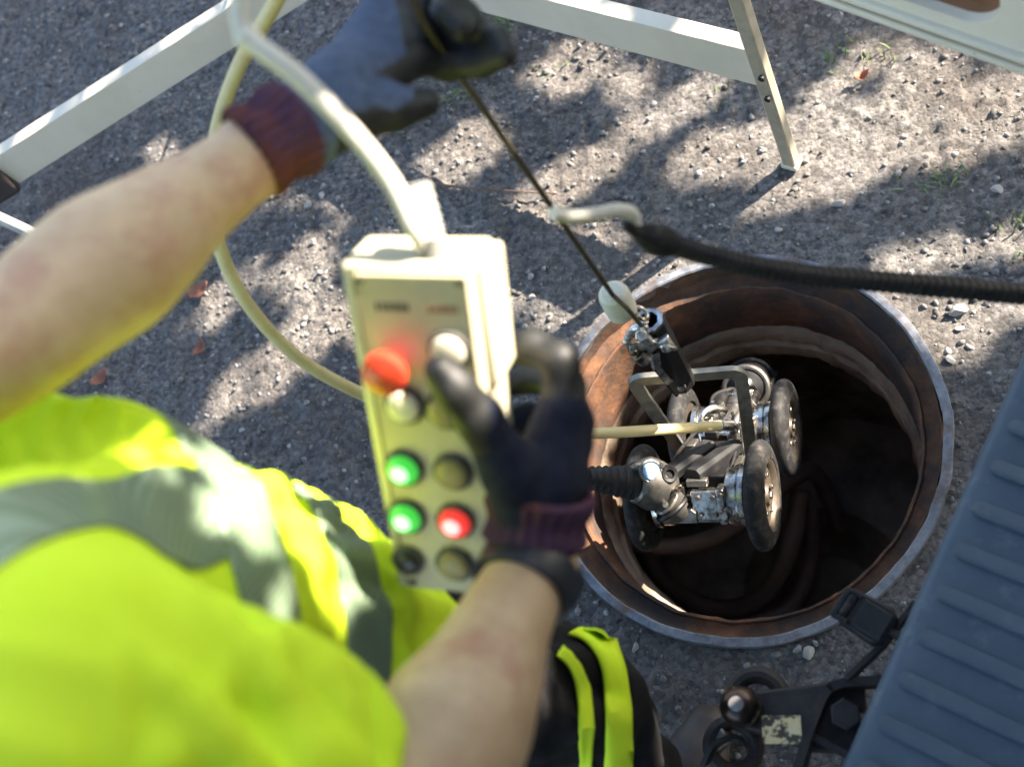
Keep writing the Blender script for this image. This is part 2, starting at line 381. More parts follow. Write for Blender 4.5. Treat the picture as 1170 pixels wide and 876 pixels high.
tg.tube(spline([p+Vector((0, 0, ground_z(p.x, p.y)+.006+.004*i)) for i, p in enumerate(a)], 6), lambda t: 0.004*(1-.6*t), 6)
tag(tg.build('twig', 'twig'), 'thin brown twig lying on the gravel beside the control box cable', 'twig')
gb = MB()
for (px, py, nb, h) in [(520, 112, 26, .03), (572, 28, 30, .03), (585, 18, 20, .03), (1078, 205, 30, .03), (1165, 252, 16, .03), (950, 60, 18, .025), (1000, 55, 16, .025), (640, 70, 12, .02), (830, 110, 10, .02)]:
    c = G(px, py)
    for i in range(nb):
        p = Vector((c.x+random.gauss(0, .03), c.y+random.gauss(0, .02), 0)); p.z = ground_z(p.x, p.y)
        d = Vector((random.gauss(0, .7), random.gauss(0, .7), 1)).normalized(); s = frame(d)[0]; L = h*random.uniform(.5, 1.2); wd = .0016
        b = d+Vector((d.x, d.y, -.4))*.6
        gb.add([p-s*wd, p+s*wd, p+d*L*.6+s*wd*.8, p+d*L*.6-s*wd*.8, p+d*L*.6+b*L*.5], [(0, 1, 2, 3), (3, 2, 4)])
tag(gb.build('grass', 'grass', smooth=0), 'sparse tufts of short green weeds in the gravel', 'grass', kind='stuff')

# ------------------------------------------------------------------ manhole
mh = empty('manhole', HC, 'open round manhole with worn steel rim and rusty iron frame', 'manhole')
Zup = Vector((0, 0, 1))
def ring(prof, name, material, n=128, jitter=0.0, seed=1, sm=40):
    m = MB(); m.lathe(prof, HC, Zup, n)
    if jitter:
        rs = np.random.RandomState(seed); out = []
        for v in m.v:
            p = Vector(v)-HC; r = math.hypot(p.x, p.y); a = math.atan2(p.y, p.x)
            dd = jitter*(float(vnoise(np.array(a*9+40), np.array(p.z*30+80), seed))-.5)*2+jitter*.6*(float(vnoise(np.array(a*30+40), np.array(p.z*90+80), seed+1))-.5)*2
            out.append((HC.x+p.x*(1+dd/max(r, .05)), HC.y+p.y*(1+dd/max(r, .05)), p.z+dd*.3))
        m.v = out
    return m.build(name, material, mh, smooth=sm)
ring([(.360, -.06), (.360, .010), (.3585, .0125), (.3462, .0126), (.3432, .010), (.3430, -.06)], 'rim', 'worn_steel', 220, 0.0014, 3)
ring([(.3428, .0068), (.3412, -.012), (.3405, -.028), (.330, -.033), (.316, -.032), (.3125, -.027), (.3085, -.028), (.3065, -.036), (.3050, -.09), (.3030, -.14), (.3045, -.188), (.312, -.195)], 'frame_wall', 'rust', 160, 0.0022, 6)
ring([(.33, -.189), (.301, -.192), (.296, -.205), (.294, -.235), (.300, -.246), (.300, -.252), (.292, -.258), (.290, -.300), (.297, -.312), (.33, -.316)], 'adjusting_ring', 'damp_concrete', 160, 0.0035, 12)
ring([(.315, -.30), (.325, -.36), (.42, -.55), (.50, -.72), (.50, -1.0), (.50, -1.42)], 'shaft_wall', 'damp_concrete', 96, 0.008, 15)
m = MB(); m.lathe([(.505, -1.30), (.33, -1.26), (.22, -1.28), (.17, -1.36), (.12, -1.41), (.0005, -1.42)], HC, Zup, 64); m.build('shaft_floor', 'sewer_floor', mh)
# hoses lying at the bottom of the shaft
def dz(px, py, z): return G(px, py, z)
h = MB(); h.tube(spline([dz(915, 560, -.95), dz(905, 620, -1.0), dz(885, 665, -1.08), dz(850, 692, -1.15), dz(800, 690, -1.18), dz(745, 640, -1.17), dz(770, 560, -1.16), dz(900, 470, -1.16)], 10), .026, 12)
tag(h.build('sewer_hose', 'sewer_hose'), 'muddy pinkish hose curving at the bottom of the manhole shaft', 'hose')
h = MB(); h.tube(spline([dz(690, 600, -.62), dz(735, 622, -.66), dz(790, 622, -.70), dz(840, 600, -.76), dz(885, 560, -.82), dz(930, 540, -.95), dz(960, 600, -1.22)], 10), .022, 12)
tag(h.build('sewer_hose', 'sewer_hose'), 'muddy hose arching across the shaft below the crawler wheels', 'hose')
h = MB(); h.tube(spline([dz(930, 580, -1.16), dz(925, 640, -1.18), dz(905, 690, -1.2), dz(860, 705, -1.2), dz(790, 700, -1.2)], 10), .024, 12)
tag(h.build('sewer_hose', 'sewer_hose'), 'darker hose lying beside the pinkish hose at the shaft bottom', 'hose')

# ------------------------------------------------------------------ crawler camera robot, hanging nose down from its bail
RO = G(803, 567, .15)                                                     # middle of the rear axle
rh = Vector((.10, .66, -.74)).normalized(); ra = Vector((1, -.06, 0)); ra = (ra-rh*ra.dot(rh)).normalized(); ru = ra.cross(rh)
def R3(a, h_, u): return RO+ra*a+rh*h_+ru*u
RAX = (ra, rh, ru)
bot = empty('pipe_crawler', RO+Vector((0, 0, -.1)), 'silver and black wheeled pipe inspection crawler hanging nose down over the manhole', 'crawler')
def wheel(a, h_):
    s = 1 if a > 0 else -1; c = R3(a, h_, 0); ax = ra*s; r = .088; w2 = .0160
    m = MB(); prof = []
    for j in range(15):
        t = -math.pi*.5+math.pi*j/14
        prof.append((r-.028+.028*math.cos(t)**.75 if math.cos(t) > 0 else r-.028, w2*math.sin(t)))
    prof = [(r-.030, -w2)]+prof+[(r-.030, w2), (r-.034, w2-.006), (r-.034, -w2+.006)]
    m.lathe(prof, c, ax, 48, ru, closed=True)
    o = m.build('wheel', 'black_rubber', bot)
    d = MB(); d.lathe([(.0005, w2-.007), (.012, w2-.007), (.0125, w2-.004), (.016, w2-.004), (.018, w2-.009), (.046, w2-.010), (.050, w2-.004), (r-.0305, w2-.001), (r-.0335, w2-.008), (r-.0335, -w2+.004), (.0005, -w2+.004)], c, ax, 40, ru)
    d.build('rim', 'wheel_rim', o)
    b = MB(); b.cyl(c+ax*(w2-.006), c+ax*(w2-.001), .008, n=6); b.build('axle_bolt', 'bright_steel', o)
    if a > 0:
        for q in range(5):
            t = 2*math.pi*q/5; e = rh*math.cos(t)+ru*math.sin(t)
            b = MB(); b.cyl(c+e*.032+ax*(w2-.010), c+e*.032+ax*(w2-.005), .0045, n=6); b.build('bolt', 'bright_steel', o)
    hb = MB(); i0 = abs(a)-.052
    hb.lathe([(.030, 0), (.044, .001), (.046, .004), (.046, .018), (.044, .020), (.049, .022), (.049, .030), (.040, .031), (.03, .034)], R3(s*i0, h_, 0), ax, 40, ru)
    hb.build('hub', 'bright_steel', bot)
for a, h_ in ((.096, 0), (-.096, 0), (.092, .27), (-.092, .27)): wheel(a, h_)
# chassis with machined steps
c = MB(); c.box(R3(0, .135, -.005), (.082, .34, .052), RAX); o = c.build('chassis', 'dull_steel', bot, bevel=.004)
c = MB(); c.box(R3(.016, -.040, .006), (.044, .014, .050), RAX); c.build('end_plate', 'bright_steel', bot, bevel=.002)
c = MB(); c.box(R3(.041, -.036, .004), (.012, .026, .060), RAX); c.build('side_plate', 'bright_steel', bot, bevel=.002)
c = MB(); c.prism([(-.018, -.012), (.018, -.012), (.018, .006), (.010, .014), (-.010, .014), (-.018, .006)], R3(-.018, -.052, -.01), ra, ru, rh, .018); c.build('cable_gland_block', 'dull_steel', bot, bevel=.0015)
for (aa, uu) in ((.006, .022), (.030, .022), (.006, -.010), (.030, -.010), (.042, .026), (.042, -.02)):
    b = MB(); b.cyl(R3(aa, -.046, uu), R3(aa, -.053, uu), .0042, n=12); b.build('screw', 'dull_steel', bot)
c = MB(); c.cyl(R3(.045, -.046, -.006), R3(.045, -.060, -.006), .011, .007, n=20); c.build('latch_boss', 'bright_steel', bot)
c = MB(); c.box(R3(0, .06, .030), (.090, .14, .022), RAX); c.build('top_plate', 'black_anodised', bot, bevel=.003)
for aa, hh, ln in ((-.022, .035, .115), (.020, .030, .125)):
    c = MB(); dv = (rh*.93+ra*.37).normalized(); sd = dv.cross(ru).normalized(); cc = R3(aa, hh, .050)
    c.prism([(-.015, -.010), (.015, -.010), (.015, .004), (.009, .011), (-.009, .011), (-.015, .004)], cc-dv*ln/2, sd, ru, dv, ln)
    c.build('skid_bar', 'black_plastic', bot, bevel=.0015)
# front half: drive block, cover, pipes
c = MB(); c.box(R3(.002, .19, .034), (.074, .09, .030), RAX); c.build('gear_housing', 'bright_steel', bot, bevel=.006)
c = MB(); c.box(R3(0, .275, .026), (.060, .060, .030), RAX); c.build('gear_cover', 'bright_steel', bot, bevel=.008)
c = MB(); c.cyl(R3(-.02, .17, .045), R3(-.02, .17, .066), .014, .012); c.build('valve_cap', 'bright_steel', bot)
c = MB(); c.cyl(R3(.026, .24, .035), R3(.026, .24, .062), .012, .010); c.build('valve_cap', 'bright_steel', bot)
for aa, hh in ((-.028, .20), (.028, .19), (-.024, .25), (.018, .155), (-.03, .155)):
    b = MB(); b.cyl(R3(aa, hh, .040), R3(aa, hh, .056), .0055, n=6); b.build('bolt', 'bright_steel', bot)
c = MB(); c.tube(spline([R3(-.030, .15, .05), R3(-.026, .165, .075), R3(-.01, .19, .078), R3(.004, .215, .060), R3(.006, .225, .04)], 8), .0055, 10); c.build('pipe', 'bright_steel', bot)
c = MB(); c.tube(spline([R3(.03, .14, .04), R3(.034, .15, .066), R3(.034, .18, .068), R3(.030, .20, .045)], 8), .005, 10); c.build('pipe', 'dull_steel', bot)
# packed fittings between the axles
for (aa, hh, uu, sa_, sh_, su_, mt) in ((-.030, .085, .052, .020, .030, .016, 'dull_steel'), (.034, .150, .046, .016, .040, .020, 'bright_steel'), (-.034, .225, .040, .018, .034, .022, 'dull_steel'), (.030, .285, .038, .018, .030, .018, 'dull_steel'), (-.006, .135, .052, .022, .018, .014, 'black_plastic'), (-.028, -.028, .026, .022, .020, .020, 'black_plastic'), (.004, -.030, .040, .034, .014, .012, 'dull_steel'), (.050, .06, .022, .012, .060, .018, 'dull_steel'), (-.050, .06, .022, .012, .060, .018, 'dull_steel'), (.048, .20, .012, .012, .05, .024, 'bright_steel'), (0, .322, .042, .046, .014, .024, 'bright_steel')):
    c = MB(); c.box(R3(aa, hh, uu), (sa_, sh_, su_), RAX); c.build('fitting', mt, bot, bevel=.002)
for (aa, h0, h1, uu, r_, mt) in ((-.018, .175, .255, .056, .011, 'bright_steel'), (.016, .165, .235, .058, .009, 'dull_steel'), (-.040, -.02, .03, -.012, .012, 'dull_steel'), (.036, .262, .312, .050, .010, 'bright_steel'), (-.026, .262, .315, .050, .012, 'black_anodised')):
    c = MB(); c.cyl(R3(aa, h0, uu), R3(aa, h1, uu), r_, n=18, up=ru); o = c.build('actuator', mt, bot)
    c = MB(); c.cyl(R3(aa, h0-.004, uu), R3(aa, h0+.006, uu), r_*1.18, n=6, up=ru); c.build('end_nut', 'bright_steel', o)
for pts_ in (((-.04, -.03, .03), (-.045, .02, .055), (-.03, .09, .066), (-.02, .16, .060)), ((.044, -.02, .03), (.048, .05, .045), (.040, .12, .056), (.02, .19, .066)), ((-.03, .24, .045), (-.036, .29, .06), (-.01, .33, .058), (.01, .35, .04))):
    c = MB(); c.tube(spline([R3(*q) for q in pts_], 8), .0032, 8); c.build('wire_harness', 'boot_rubber', bot)
# camera head with guard cage at the nose
ch = R3(.012, .385, .045)
c = MB(); c.cyl(R3(0, .30, .02), R3(.006, .345, .032), .026, .030, 24, ru); c.build('camera_neck', 'dull_steel', bot)
c = MB(); c.lathe([(.0005, -.046), (.022, -.046), (.036, -.036), (.041, -.018), (.041, .022), (.036, .032), (.0005, .034)], ch, rh, 32, ru); hd = c.build('camera_head', 'black_plastic', bot)
c = MB(); c.ball(ch-rh*.040+ru*.012, .018, 20); c.build('dome', 'bright_steel', hd)
c = MB(); c.torus(ch-rh*.034+ru*.004, (rh-ru*.25), .040, .006, 36, 10, ru); c.build('guard_ring', 'dull_steel', hd)
c = MB(); c.torus(ch+rh*.012, rh, .044, .005, 36, 10, ru); c.build('guard_ring', 'black_rubber', hd)
for s_ in (-1, 1):
    c = MB(); c.box(ch+ra*.044*s_, (.008, .07, .022), RAX); c.build('fork_arm', 'black_anodised', bot, bevel=.002)
# swivel connector and rubber boot at the tail
cn = P(745, 553, 1.79); tail = P(668, 546, 1.74); bd = (tail-cn).normalized()
jn = R3(-.028, -.055, -.008)
c = MB(); c.cyl(jn+rh*.02, jn+(cn-jn)*.55, .023, .026, 24); c.build('connector_neck', 'dull_steel', bot)
c = MB(); c.torus(jn+(cn-jn)*.25, (cn-jn), .026, .004, 28, 8); c.build('lock_ring', 'black_anodised', bot)
side = bd.cross(Vector((0, 0, 1))).normalized(); top = side.cross(bd)*1.0
view = (Vector((0, 0, CAM_H))-cn).normalized()
c = MB(); c.lathe([(.0005, -.034), (.026, -.034), (.037, -.024), (.040, -.006), (.040, .012), (.034, .026), (.024, .034), (.0005, .034)], cn, (-bd*.55+(jn-cn).normalized()*.6+Vector((0, 0, -.4))), 36); cb = c.build('swivel_connector', 'dull_steel', bot)
fx = (view-bd*view.dot(bd)*.6).normalized()
c = MB(); q0 = cn+fx*.028+P(735, 538, 1.79)-P(745, 553, 1.79)
c.cyl(q0, q0+fx*.014, .0145, .0135, 28); mat('blue_lens', (.16, .30, .52), (.22, .38, .60), rough=.4, scale=30); c.build('lens_cap', 'blue_lens', cb)
c = MB(); c.torus(q0+fx*.009, fx, .0165, .003, 28, 8); c.build('lens_ring', 'dull_steel', cb)
q1 = cn+fx*.028+P(757, 541, 1.79)-P(745, 553, 1.79)
c = MB(); c.lathe([(.0005, .004), (.006, .004), (.0075, .008), (.012, .009), (.0145, .004), (.0145, -.01)], q1, fx, 24); c.build('plug_socket', 'black_anodised', cb)
for (px, py) in ((722, 533), (748, 531), (764, 560), (752, 575)):
    q = cn+fx*.030+P(px, py, 1.79)-P(745, 553, 1.79); b = MB(); b.cyl(q, q+fx*.007, .005, n=12); b.build('screw', 'bright_steel', cb)
q2 = cn+fx*.026+P(760, 562, 1.79)-P(745, 553, 1.79); c = MB()
sx = (P(800, 540, 1.8)-P(760, 562, 1.8)).normalized(); c.box(q2, (.040, .010, .008), (sx, fx.cross(sx), fx)); c.build('clamp_strap', 'bright_steel', cb, bevel=.002)
bt = MB(); prof = []; Lb = (tail-cn).length-.026
for i in range(25):
    t = i/24; rr = .027*(1-.40*t)+(.0028 if i % 3 == 1 else 0); prof.append((rr, .022+Lb*t))
bt.lathe([(.0005, .022)]+prof+[(.0005, .022+Lb)], cn, bd, 28); bt.build('bend_protector', 'boot_rubber', bot)
c = MB(); c.lathe([(.024, .014), (.031, .014), (.032, .020), (.032, .030), (.029, .034), (.024, .034)], cn, bd, 32); c.build('boot_collar', 'dull_steel', bot)
tc_ = MB(); tc_.tube(spline([tail-bd*.02, P(640, 545, 1.72), P(606, 575, 1.70), P(588, 640, 1.72), P(575, 720, 1.78), P(560, 800, 1.9), P(520, 880, 2.05), P(400, 960, 2.1)], 10), .011, 12)
tc_.build('tail_cable', 'boot_rubber', bot)
# bail: bent flat plate, hooked on the lifting bar
BT = Vector((-.333, .662, .318))
pl, pr = R3(-.052, .115, .02), R3(.060, .115, .02)
tl = P(722, 434, 1.735); tr = P(846, 424, 1.735)
def plate(pts, wd, th, nrm):
    """flat bar along pts: width along nrm, thickness across"""
    m = MB(); vs = []; fs = []; N = len(pts)
    for i, p in enumerate(pts):
        t = (pts[min(i+1, N-1)]-pts[max(i-1, 0)]).normalized(); nn = (nrm-t*nrm.dot(t)).normalized(); o_ = t.cross(nn)
        vs += [p+nn*wd/2+o_*th/2, p-nn*wd/2+o_*th/2, p-nn*wd/2-o_*th/2, p+nn*wd/2-o_*th/2]
    for i in range(N-1):
        for k_ in range(4): fs.append((i*4+k_, i*4+(k_+1) % 4, i*4+4+(k_+1) % 4, i*4+4+k_))
    fs += [(3, 2, 1, 0), tuple((N-1)*4+k_ for k_ in range(4))]
    return m.add(vs, fs)
def rounded(path, r, n=5):
    out = [path[0]]
    for i in range(1, len(path)-1):
        a, b, c_ = path[i-1], path[i], path[i+1]; u1 = (a-b).normalized(); u2 = (c_-b).normalized()
        p1 = b+u1*r; p2 = b+u2*r
        for k_ in range(n+1):
            t = k_/n; out.append(p1*(1-t)**2+b*2*t*(1-t)+p2*t*t)
    return out+[path[-1]]
bn = (tr-tl).cross(((pl+pr)/2-(tl+tr)/2)).normalized()
plate(rounded([pl, tl, tr, pr], .018), .010, .020, bn).build('bail', 'bail_plate', bot, bevel=.0015)
for q in (pl, pr):
    b = MB(); b.cyl(q-ra*.012, q+ra*.012, .010, n=6); b.build('pivot_bolt', 'bright_steel', bot)

# lifting bar: black octagonal tube with steel end ring, clasp
lb = empty('lifting_bar', (BT.x, BT.y, .29), 'black octagonal lifting bar with steel clasp hooked on the crawler bail', 'lifting bar')
b0 = P(778, 437, 1.70); b1 = P(741, 366, 1.56); bdv = (b1-b0).normalized(); bL = (b1-b0).length
c = MB(); c.lathe([(.0140, bL), (.0215, bL), (.0225, bL-.003), (.0225, .002), (.0205, 0), (.0005, 0)], b0, bdv, 8, (0, 1, 0), a0=.39); c.build('tube', 'black_anodised', lb, smooth=20)
c = MB(); c.lathe([(.0138, bL-.006), (.0138, bL+.0008), (.0210, bL+.0008), (.0222, bL-.0020)], b0, bdv, 8, (0, 1, 0), a0=.39); c.build('end_ring', 'bright_steel', lb, smooth=20)
c = MB(); c.lathe([(.0137, bL-.001), (.0137, bL-.05), (.0005, bL-.05)], b0, bdv, 24); c.build('bore', 'black_plastic', lb)
vb = (Vector((0, 0, CAM_H))-b0).normalized()
q = P(779, 443, 1.675); b = MB(); b.cyl(q-vb*.01, q+vb*.006, .0065, n=20); b.build('rivet', 'bright_steel', lb)
# catch tongue holding the bail
c = MB(); t0 = P(768, 436, 1.672); t1 = P(776, 452, 1.70)
plate([P(757, 428, 1.665), P(763, 440, 1.68), P(772, 450, 1.70)], .012, .005, vb).build('catch', 'hitch_paint', lb)
c.tube([P(748, 402, 1.585), P(750, 420, 1.60), P(760, 432, 1.64), P(764, 434, 1.66)], .0075, 4); c.build('lever', 'bright_steel', lb)
cl = MB()
for (x0, y0, d0, x1, y1, d1, r_) in [(727, 372, 1.53, 745, 398, 1.555, .0085), (718, 398, 1.55, 758, 390, 1.555, .0075), (728, 404, 1.555, 738, 412, 1.565, .0105), (756, 386, 1.545, 764, 398, 1.555, .0100), (716, 382, 1.545, 728, 380, 1.545, .0065), (722, 376, 1.54, 738, 366, 1.52, .0055)]:
    cl.cyl(P(x0, y0, d0), P(x1, y1, d1), r_, n=16)
cl.build('clasp', 'bright_steel', lb)
c = MB(); q = P(733, 384, 1.53); c.cyl(q, q+vb*.014, .0085, n=6); c.build('hex_bolt', 'bright_steel', lb)
c = MB(); c.torus(P(733, 358, 1.50), Vector((.7, .2, .5)), .010, .0028, 28, 8); c.build('split_ring', 'bright_steel', lb)
c = MB(); c.torus(P(762, 396, 1.552), Vector((.3, .8, .3)), .011, .0035, 24, 8); c.build('shackle_ring', 'bright_steel', lb)
for (px, py, d_) in ((718, 385, 1.54), (716, 390, 1.545), (724, 402, 1.55), (736, 374, 1.525)):
    c = MB(); c.ball(P(px, py, d_), .0062, 14); c.build('ball_pin', 'bright_steel', lb)

# hoisting cable with rubber stop, held in the raised hand
HAND = P(481, 22, .945)
HAND = P(481, 22, .905)
hc = empty('hoisting_cable', P(700, 337, 1.43), 'thin dark hoisting cable stretched from raised glove down to the lifting bar', 'cable')
c = MB(); c.tube([G(300, -160, .01), P(330, -150, 1.9), P(350, -140, 1.3), P(390, -120, .98), P(432, -92, .86), P(454, -50, .86), HAND, P(700, 337, 1.43), P(716, 352, 1.43), P(733, 372, 1.50)], lambda t: .0032, 8); c.build('wire', 'wire_rope', hc)
s0, s1 = P(699, 333, 1.445), P(712, 357, 1.49)
c = MB(); c.lathe([(.0005, 0), (.013, 0), (.0185, .004), (.0205, .011), (.0205, (s1-s0).length-.006), (.016, (s1-s0).length), (.0005, (s1-s0).length)], s0, s1-s0, 28); c.build('rubber_stop', 'white_rubber', hc)

# ------------------------------------------------------------------ manhole guard barrier
bar = empty('guard_barrier', G(905, 188), 'white aluminium guard barrier with flat rails and a thin post beyond the manhole', 'barrier')
PA = G(905, 188); PA.z = 0; PAt = Vector((PA.x-.012, PA.y-.002, .68))
c = MB(); pd = (PAt-PA).normalized(); px_ = Vector((.86, -.5, 0)); py_ = Vector((.5, .86, 0))
c.box((PA+PAt)/2, (.026, .022, .68), (px_, py_, pd)); post = c.build('post', 'post_alu', bar, bevel=.003)
c = MB(); c.box(PA+Vector((0, 0, .006)), (.032, .027, .012), (px_, py_, Zup)); c.build('foot_cap', 'white_alu', post, bevel=.002)
for zz in (.245, .305):
    c = MB(); q = Vector((PA.x-.008, PA.y-.001, zz))+px_*.010-py_*.012; c.cyl(q, q-py_*.006, .006, n=12); c.build('bolt', 'black_plastic', post)
CB = Vector((-.99, 1.735, 0)); CC = Vector((-1.86, 1.385, 0))
def rail(a, b, z0, z1, th, toward):
    a = Vector(a); b = Vector(b); d = (b-a).normalized(); n = Vector((-d.y, d.x, 0)); n = n if n.dot(toward) > 0 else -n; h_ = z1-z0
    # channel profile: flat web with folded lips
    poly = [(0, 0), (.020, 0), (.020, .004), (.004, .006), (.004, h_-.006), (.030, h_-.003), (.030, h_), (0, h_)]
    m = MB(); m.prism(poly, Vector((a.x, a.y, z0)), -n, Zup, d, (b-a).length)
    return m.build('rail', 'white_alu', bar, smooth=0, bevel=.0012)
tw = Vector((0, -1, 0))
rail((PA.x-.012, PA.y+.020, 0), CB, .226, .326, .02, tw)
rail(CB, CC, .258, .350, .02, tw)
rl = (CC-CB).normalized(); rn = Vector((-rl.y, rl.x, 0))
c = MB(); c.box(CC+Vector((0, 0, .304))+rl*.015, (.11, .042, .104), (rl, rn, Zup)); c.build('corner_joint', 'dark_trim', bar, bevel=.008)
for q in (CB, Vector((CC.x-.33, CC.y-.76, 0))):
    c = MB(); c.box(Vector((q.x, q.y+.035, .34)), (.026, .022, .68)); c.build('post', 'post_alu', bar, bevel=.003)
q = CC+rl*.07; far = Vector((CC.x-.35, CC.y-.8, 0)); rail(q, far, .258, .350, .02, Vector((1, 0, 0)))

# ------------------------------------------------------------------ van: step bumper, open rear door, cargo opening
e1 = Vector((-.492, -.870, 0)).normalized(); e2 = Vector((.870, -.492, 0)).normalized(); VC = Vector((.267, .82, 0))
def VN(s, t, z): return VC+e1*s+e2*t+Vector((0, 0, z))
van = empty('van', VN(.9, .1, 0), 'white van seen at its open rear with ribbed dark step bumper and tow ball', 'van')
VAX = (e1, e2, Zup)
# step bumper: rounded cross-section along e1
bp = MB(); sec = [(0.004, .43), (0.000, .47), (0.000, .487), (.004, .4955), (.012, .5), (.30, .5), (.32, .49), (.32, .43)]
S = [-.02, -.015, .0]+[x*.06 for x in range(1, 30)]+[1.80, 1.815, 1.82]; vs = []; fs = []
for s_ in S:
    ins = .02 if s_ in (-.02, 1.82) else (.006 if s_ in (-.015, 1.815) else 0)
    for (t_, z_) in sec: vs.append(VN(s_, t_+(ins if t_ < .02 else 0), z_-(ins*.3 if z_ > .48 else 0)))
n_ = len(sec)
for i in range(len(S)-1):
    for k_ in range(n_): fs.append((i*n_+k_, i*n_+(k_+1) % n_, (i+1)*n_+(k_+1) % n_, (i+1)*n_+k_))
fs += [tuple(range(n_)), tuple((len(S)-1)*n_+k_ for k_ in range(n_-1, -1, -1))]
bump = bp.add(vs, fs).build('step_bumper', 'bumper_plastic', van, smooth=50)
def rib(s_):
    # long pad with a pressed rim: raised flat-topped wedge
    m = MB(); N = 14; loopo = []; L_ = .24; w_ = .0100
    def outline(w, l0, l1):
        pts = []
        for k_ in range(9):
            a = math.pi/2+math.pi*k_/8; pts.append((w*math.sin(a), l0+w*math.cos(a)))
        for k_ in range(9):
            a = -math.pi/2+math.pi*k_/8; pts.append((w*math.sin(a), l1+w*math.cos(a)))
        return pts
    A = [VN(s_+x, .018+w_+y, .4995) for x, y in outline(w_, 0, L_)]
    B = [VN(s_+x*.95, .018+w_+y, .5046+.0012*(x/w_+1)) for x, y in outline(w_, 0, L_)]
    C = [VN(s_+x*.80, .018+w_+y, .5050+.0012*(x/w_+1)) for x, y in outline(w_, 0, L_)]
    n2 = len(A); vs = A+B+C; fs = [(i, (i+1) % n2, n2+(i+1) % n2, n2+i) for i in range(n2)]+[(n2+i, n2+(i+1) % n2, 2*n2+(i+1) % n2, 2*n2+i) for i in range(n2)]+[tuple(range(2*n2, 3*n2))]
    m.add(vs, fs).build('tread_rib', 'bumper_plastic', bump, smooth=30)
s_ref = (Vector((-.053, .246, 0))-VC).dot(e1)
for k_ in range(-11, 22):
    s_ = s_ref+k_*.0545
    if 0.05 < s_ < 1.78: rib(s_)
# cargo floor, sides, roof
c = MB(); c.box(VN(.9, 1.6, .56), (1.72, 2.6, .05), VAX); c.build('cargo_floor', 'van_floor', van)
c = MB(); c.box(VN(.9, .31, .53), (1.74, .04, .12), VAX); c.build('sill', 'white_paint', van, bevel=.008)
for s_ in (.02, 1.78):
    c = MB(); c.box(VN(s_, 1.62, 1.42), (.05, 2.6, 1.9), VAX); c.build('side_panel', 'white_paint', van, bevel=.012)
    c = MB(); c.box(VN(s_+(.05 if s_ < 1 else -.05), .34, 1.42), (.07, .06, 1.88), VAX); c.build('door_pillar', 'white_paint', van, bevel=.01)
c = MB(); c.box(VN(.9, 1.62, 2.40), (1.82, 2.64, .05), VAX); c.build('roof', 'white_paint', van, bevel=.015)
c = MB(); c.box(VN(.9, 2.90, 1.45), (1.7, .04, 1.8), VAX); c.build('bulkhead', 'van_floor', van)
for s_ in (.12, 1.68):
    w_ = MB(); cc = VN(s_, 1.2, .33); prof = [(.20, -.09), (.29, -.10), (.325, -.075), (.33, 0), (.325, .075), (.29, .10), (.20, .09)]
    w_.lathe(prof, cc, e1, 40, closed=True); wo = w_.build('wheel', 'black_rubber', van)
    w_ = MB(); w_.lathe([(.0005, .04), (.08, .05), (.12, .03), (.19, .06), (.205, .07), (.205, -.08), (.0005, -.08)], cc, e1*(-1 if s_ < 1 else 1), 32); w_.build('rim', 'dull_steel', wo)
# open left door, swung out past the corner
dB0 = G(1170, 82, .70); dB1 = G(940, 0, .70); dd = (dB1-dB0).normalized(); dn = Vector((-dd.y, dd.x, 0))
if dn.dot(Vector((0, 0, 0))-dB0) < 0: dn = -dn                                # dn: towards the camera side (inner face)
dH = dB0-dd*.05; DL = .68
def DR(u, v, z): return dH+dd*u-dn*v+Vector((0, 0, z-.70))
door = empty('door_tmp', (0, 0, 0)); bpy.data.objects.remove(door)
def ring_panel(u0, u1, z0, z1, v, hole, depth, name, material, parent, mats_in):
    """flat skin with a capsule-shaped pocket"""
    hu, hz, hl, hr = hole; N = 48; inner = []; outer = []
    for k_ in range(N):
        a = 2*math.pi*k_/N; cx_, cz_ = math.cos(a), math.sin(a)
        inner.append((hu+(hl if cx_ > 0 else -hl)*(1 if abs(cx_) > 1e-9 else 0)+hr*cx_, hz+hr*cz_))
    for (x, z) in inner:
        dx, dz_ = x-hu, z-hz; t = min(((u1-hu) if dx > 0 else (u0-hu))/dx if abs(dx) > 1e-9 else 1e9, ((z1-hz) if dz_ > 0 else (z0-hz))/dz_ if abs(dz_) > 1e-9 else 1e9)
        outer.append((hu+dx*t, hz+dz_*t))
    for cxn, czn in ((u0, z0), (u1, z0), (u0, z1), (u1, z1)):                  # snap to corners
        j = min(range(N), key=lambda i: (outer[i][0]-cxn)**2+(outer[i][1]-czn)**2); outer[j] = (cxn, czn)
    m = MB(); lip = [(hu+(x-hu)*.985, hz+(z-hz)*.97) for x, z in inner]
    vs = [DR(x, v, z) for x, z in outer]+[DR(x, v, z) for x, z in inner]+[DR(x, v+.012, z) for x, z in lip]
    fs = []
    for k_ in range(N):
        k2 = (k_+1) % N
        fs += [(k_, k2, N+k2, N+k_), (N+k_, N+k2, 2*N+k2, 2*N+k_)]
    o = m.add(vs, fs).build(name, material, parent, smooth=40)
    p = MB(); p.add([DR(x, v+.0125, z) for x, z in [(hu+(a-hu)*1.02, hz+(b-hz)*1.05) for a, b in inner]], [tuple(range(N))]); p.build('pocket_floor', mats_in, o)
    return o
dr = ring_panel(0.0, DL, .712, 1.32, 0.0, ((0.175), .805, .045, .050), .02, 'rear_door', 'white_paint', van, 'door_brown')
c = MB()
c.prism([(0, 0), (.045, 0), (.050, .02), (.050, .62), (.030, .62), (.030, .03), (.0015, .0118)], DR(0, 0, .70), -dn, Zup, dd, DL); c.build('outer_skin', 'white_paint', dr, smooth=0, bevel=.002)
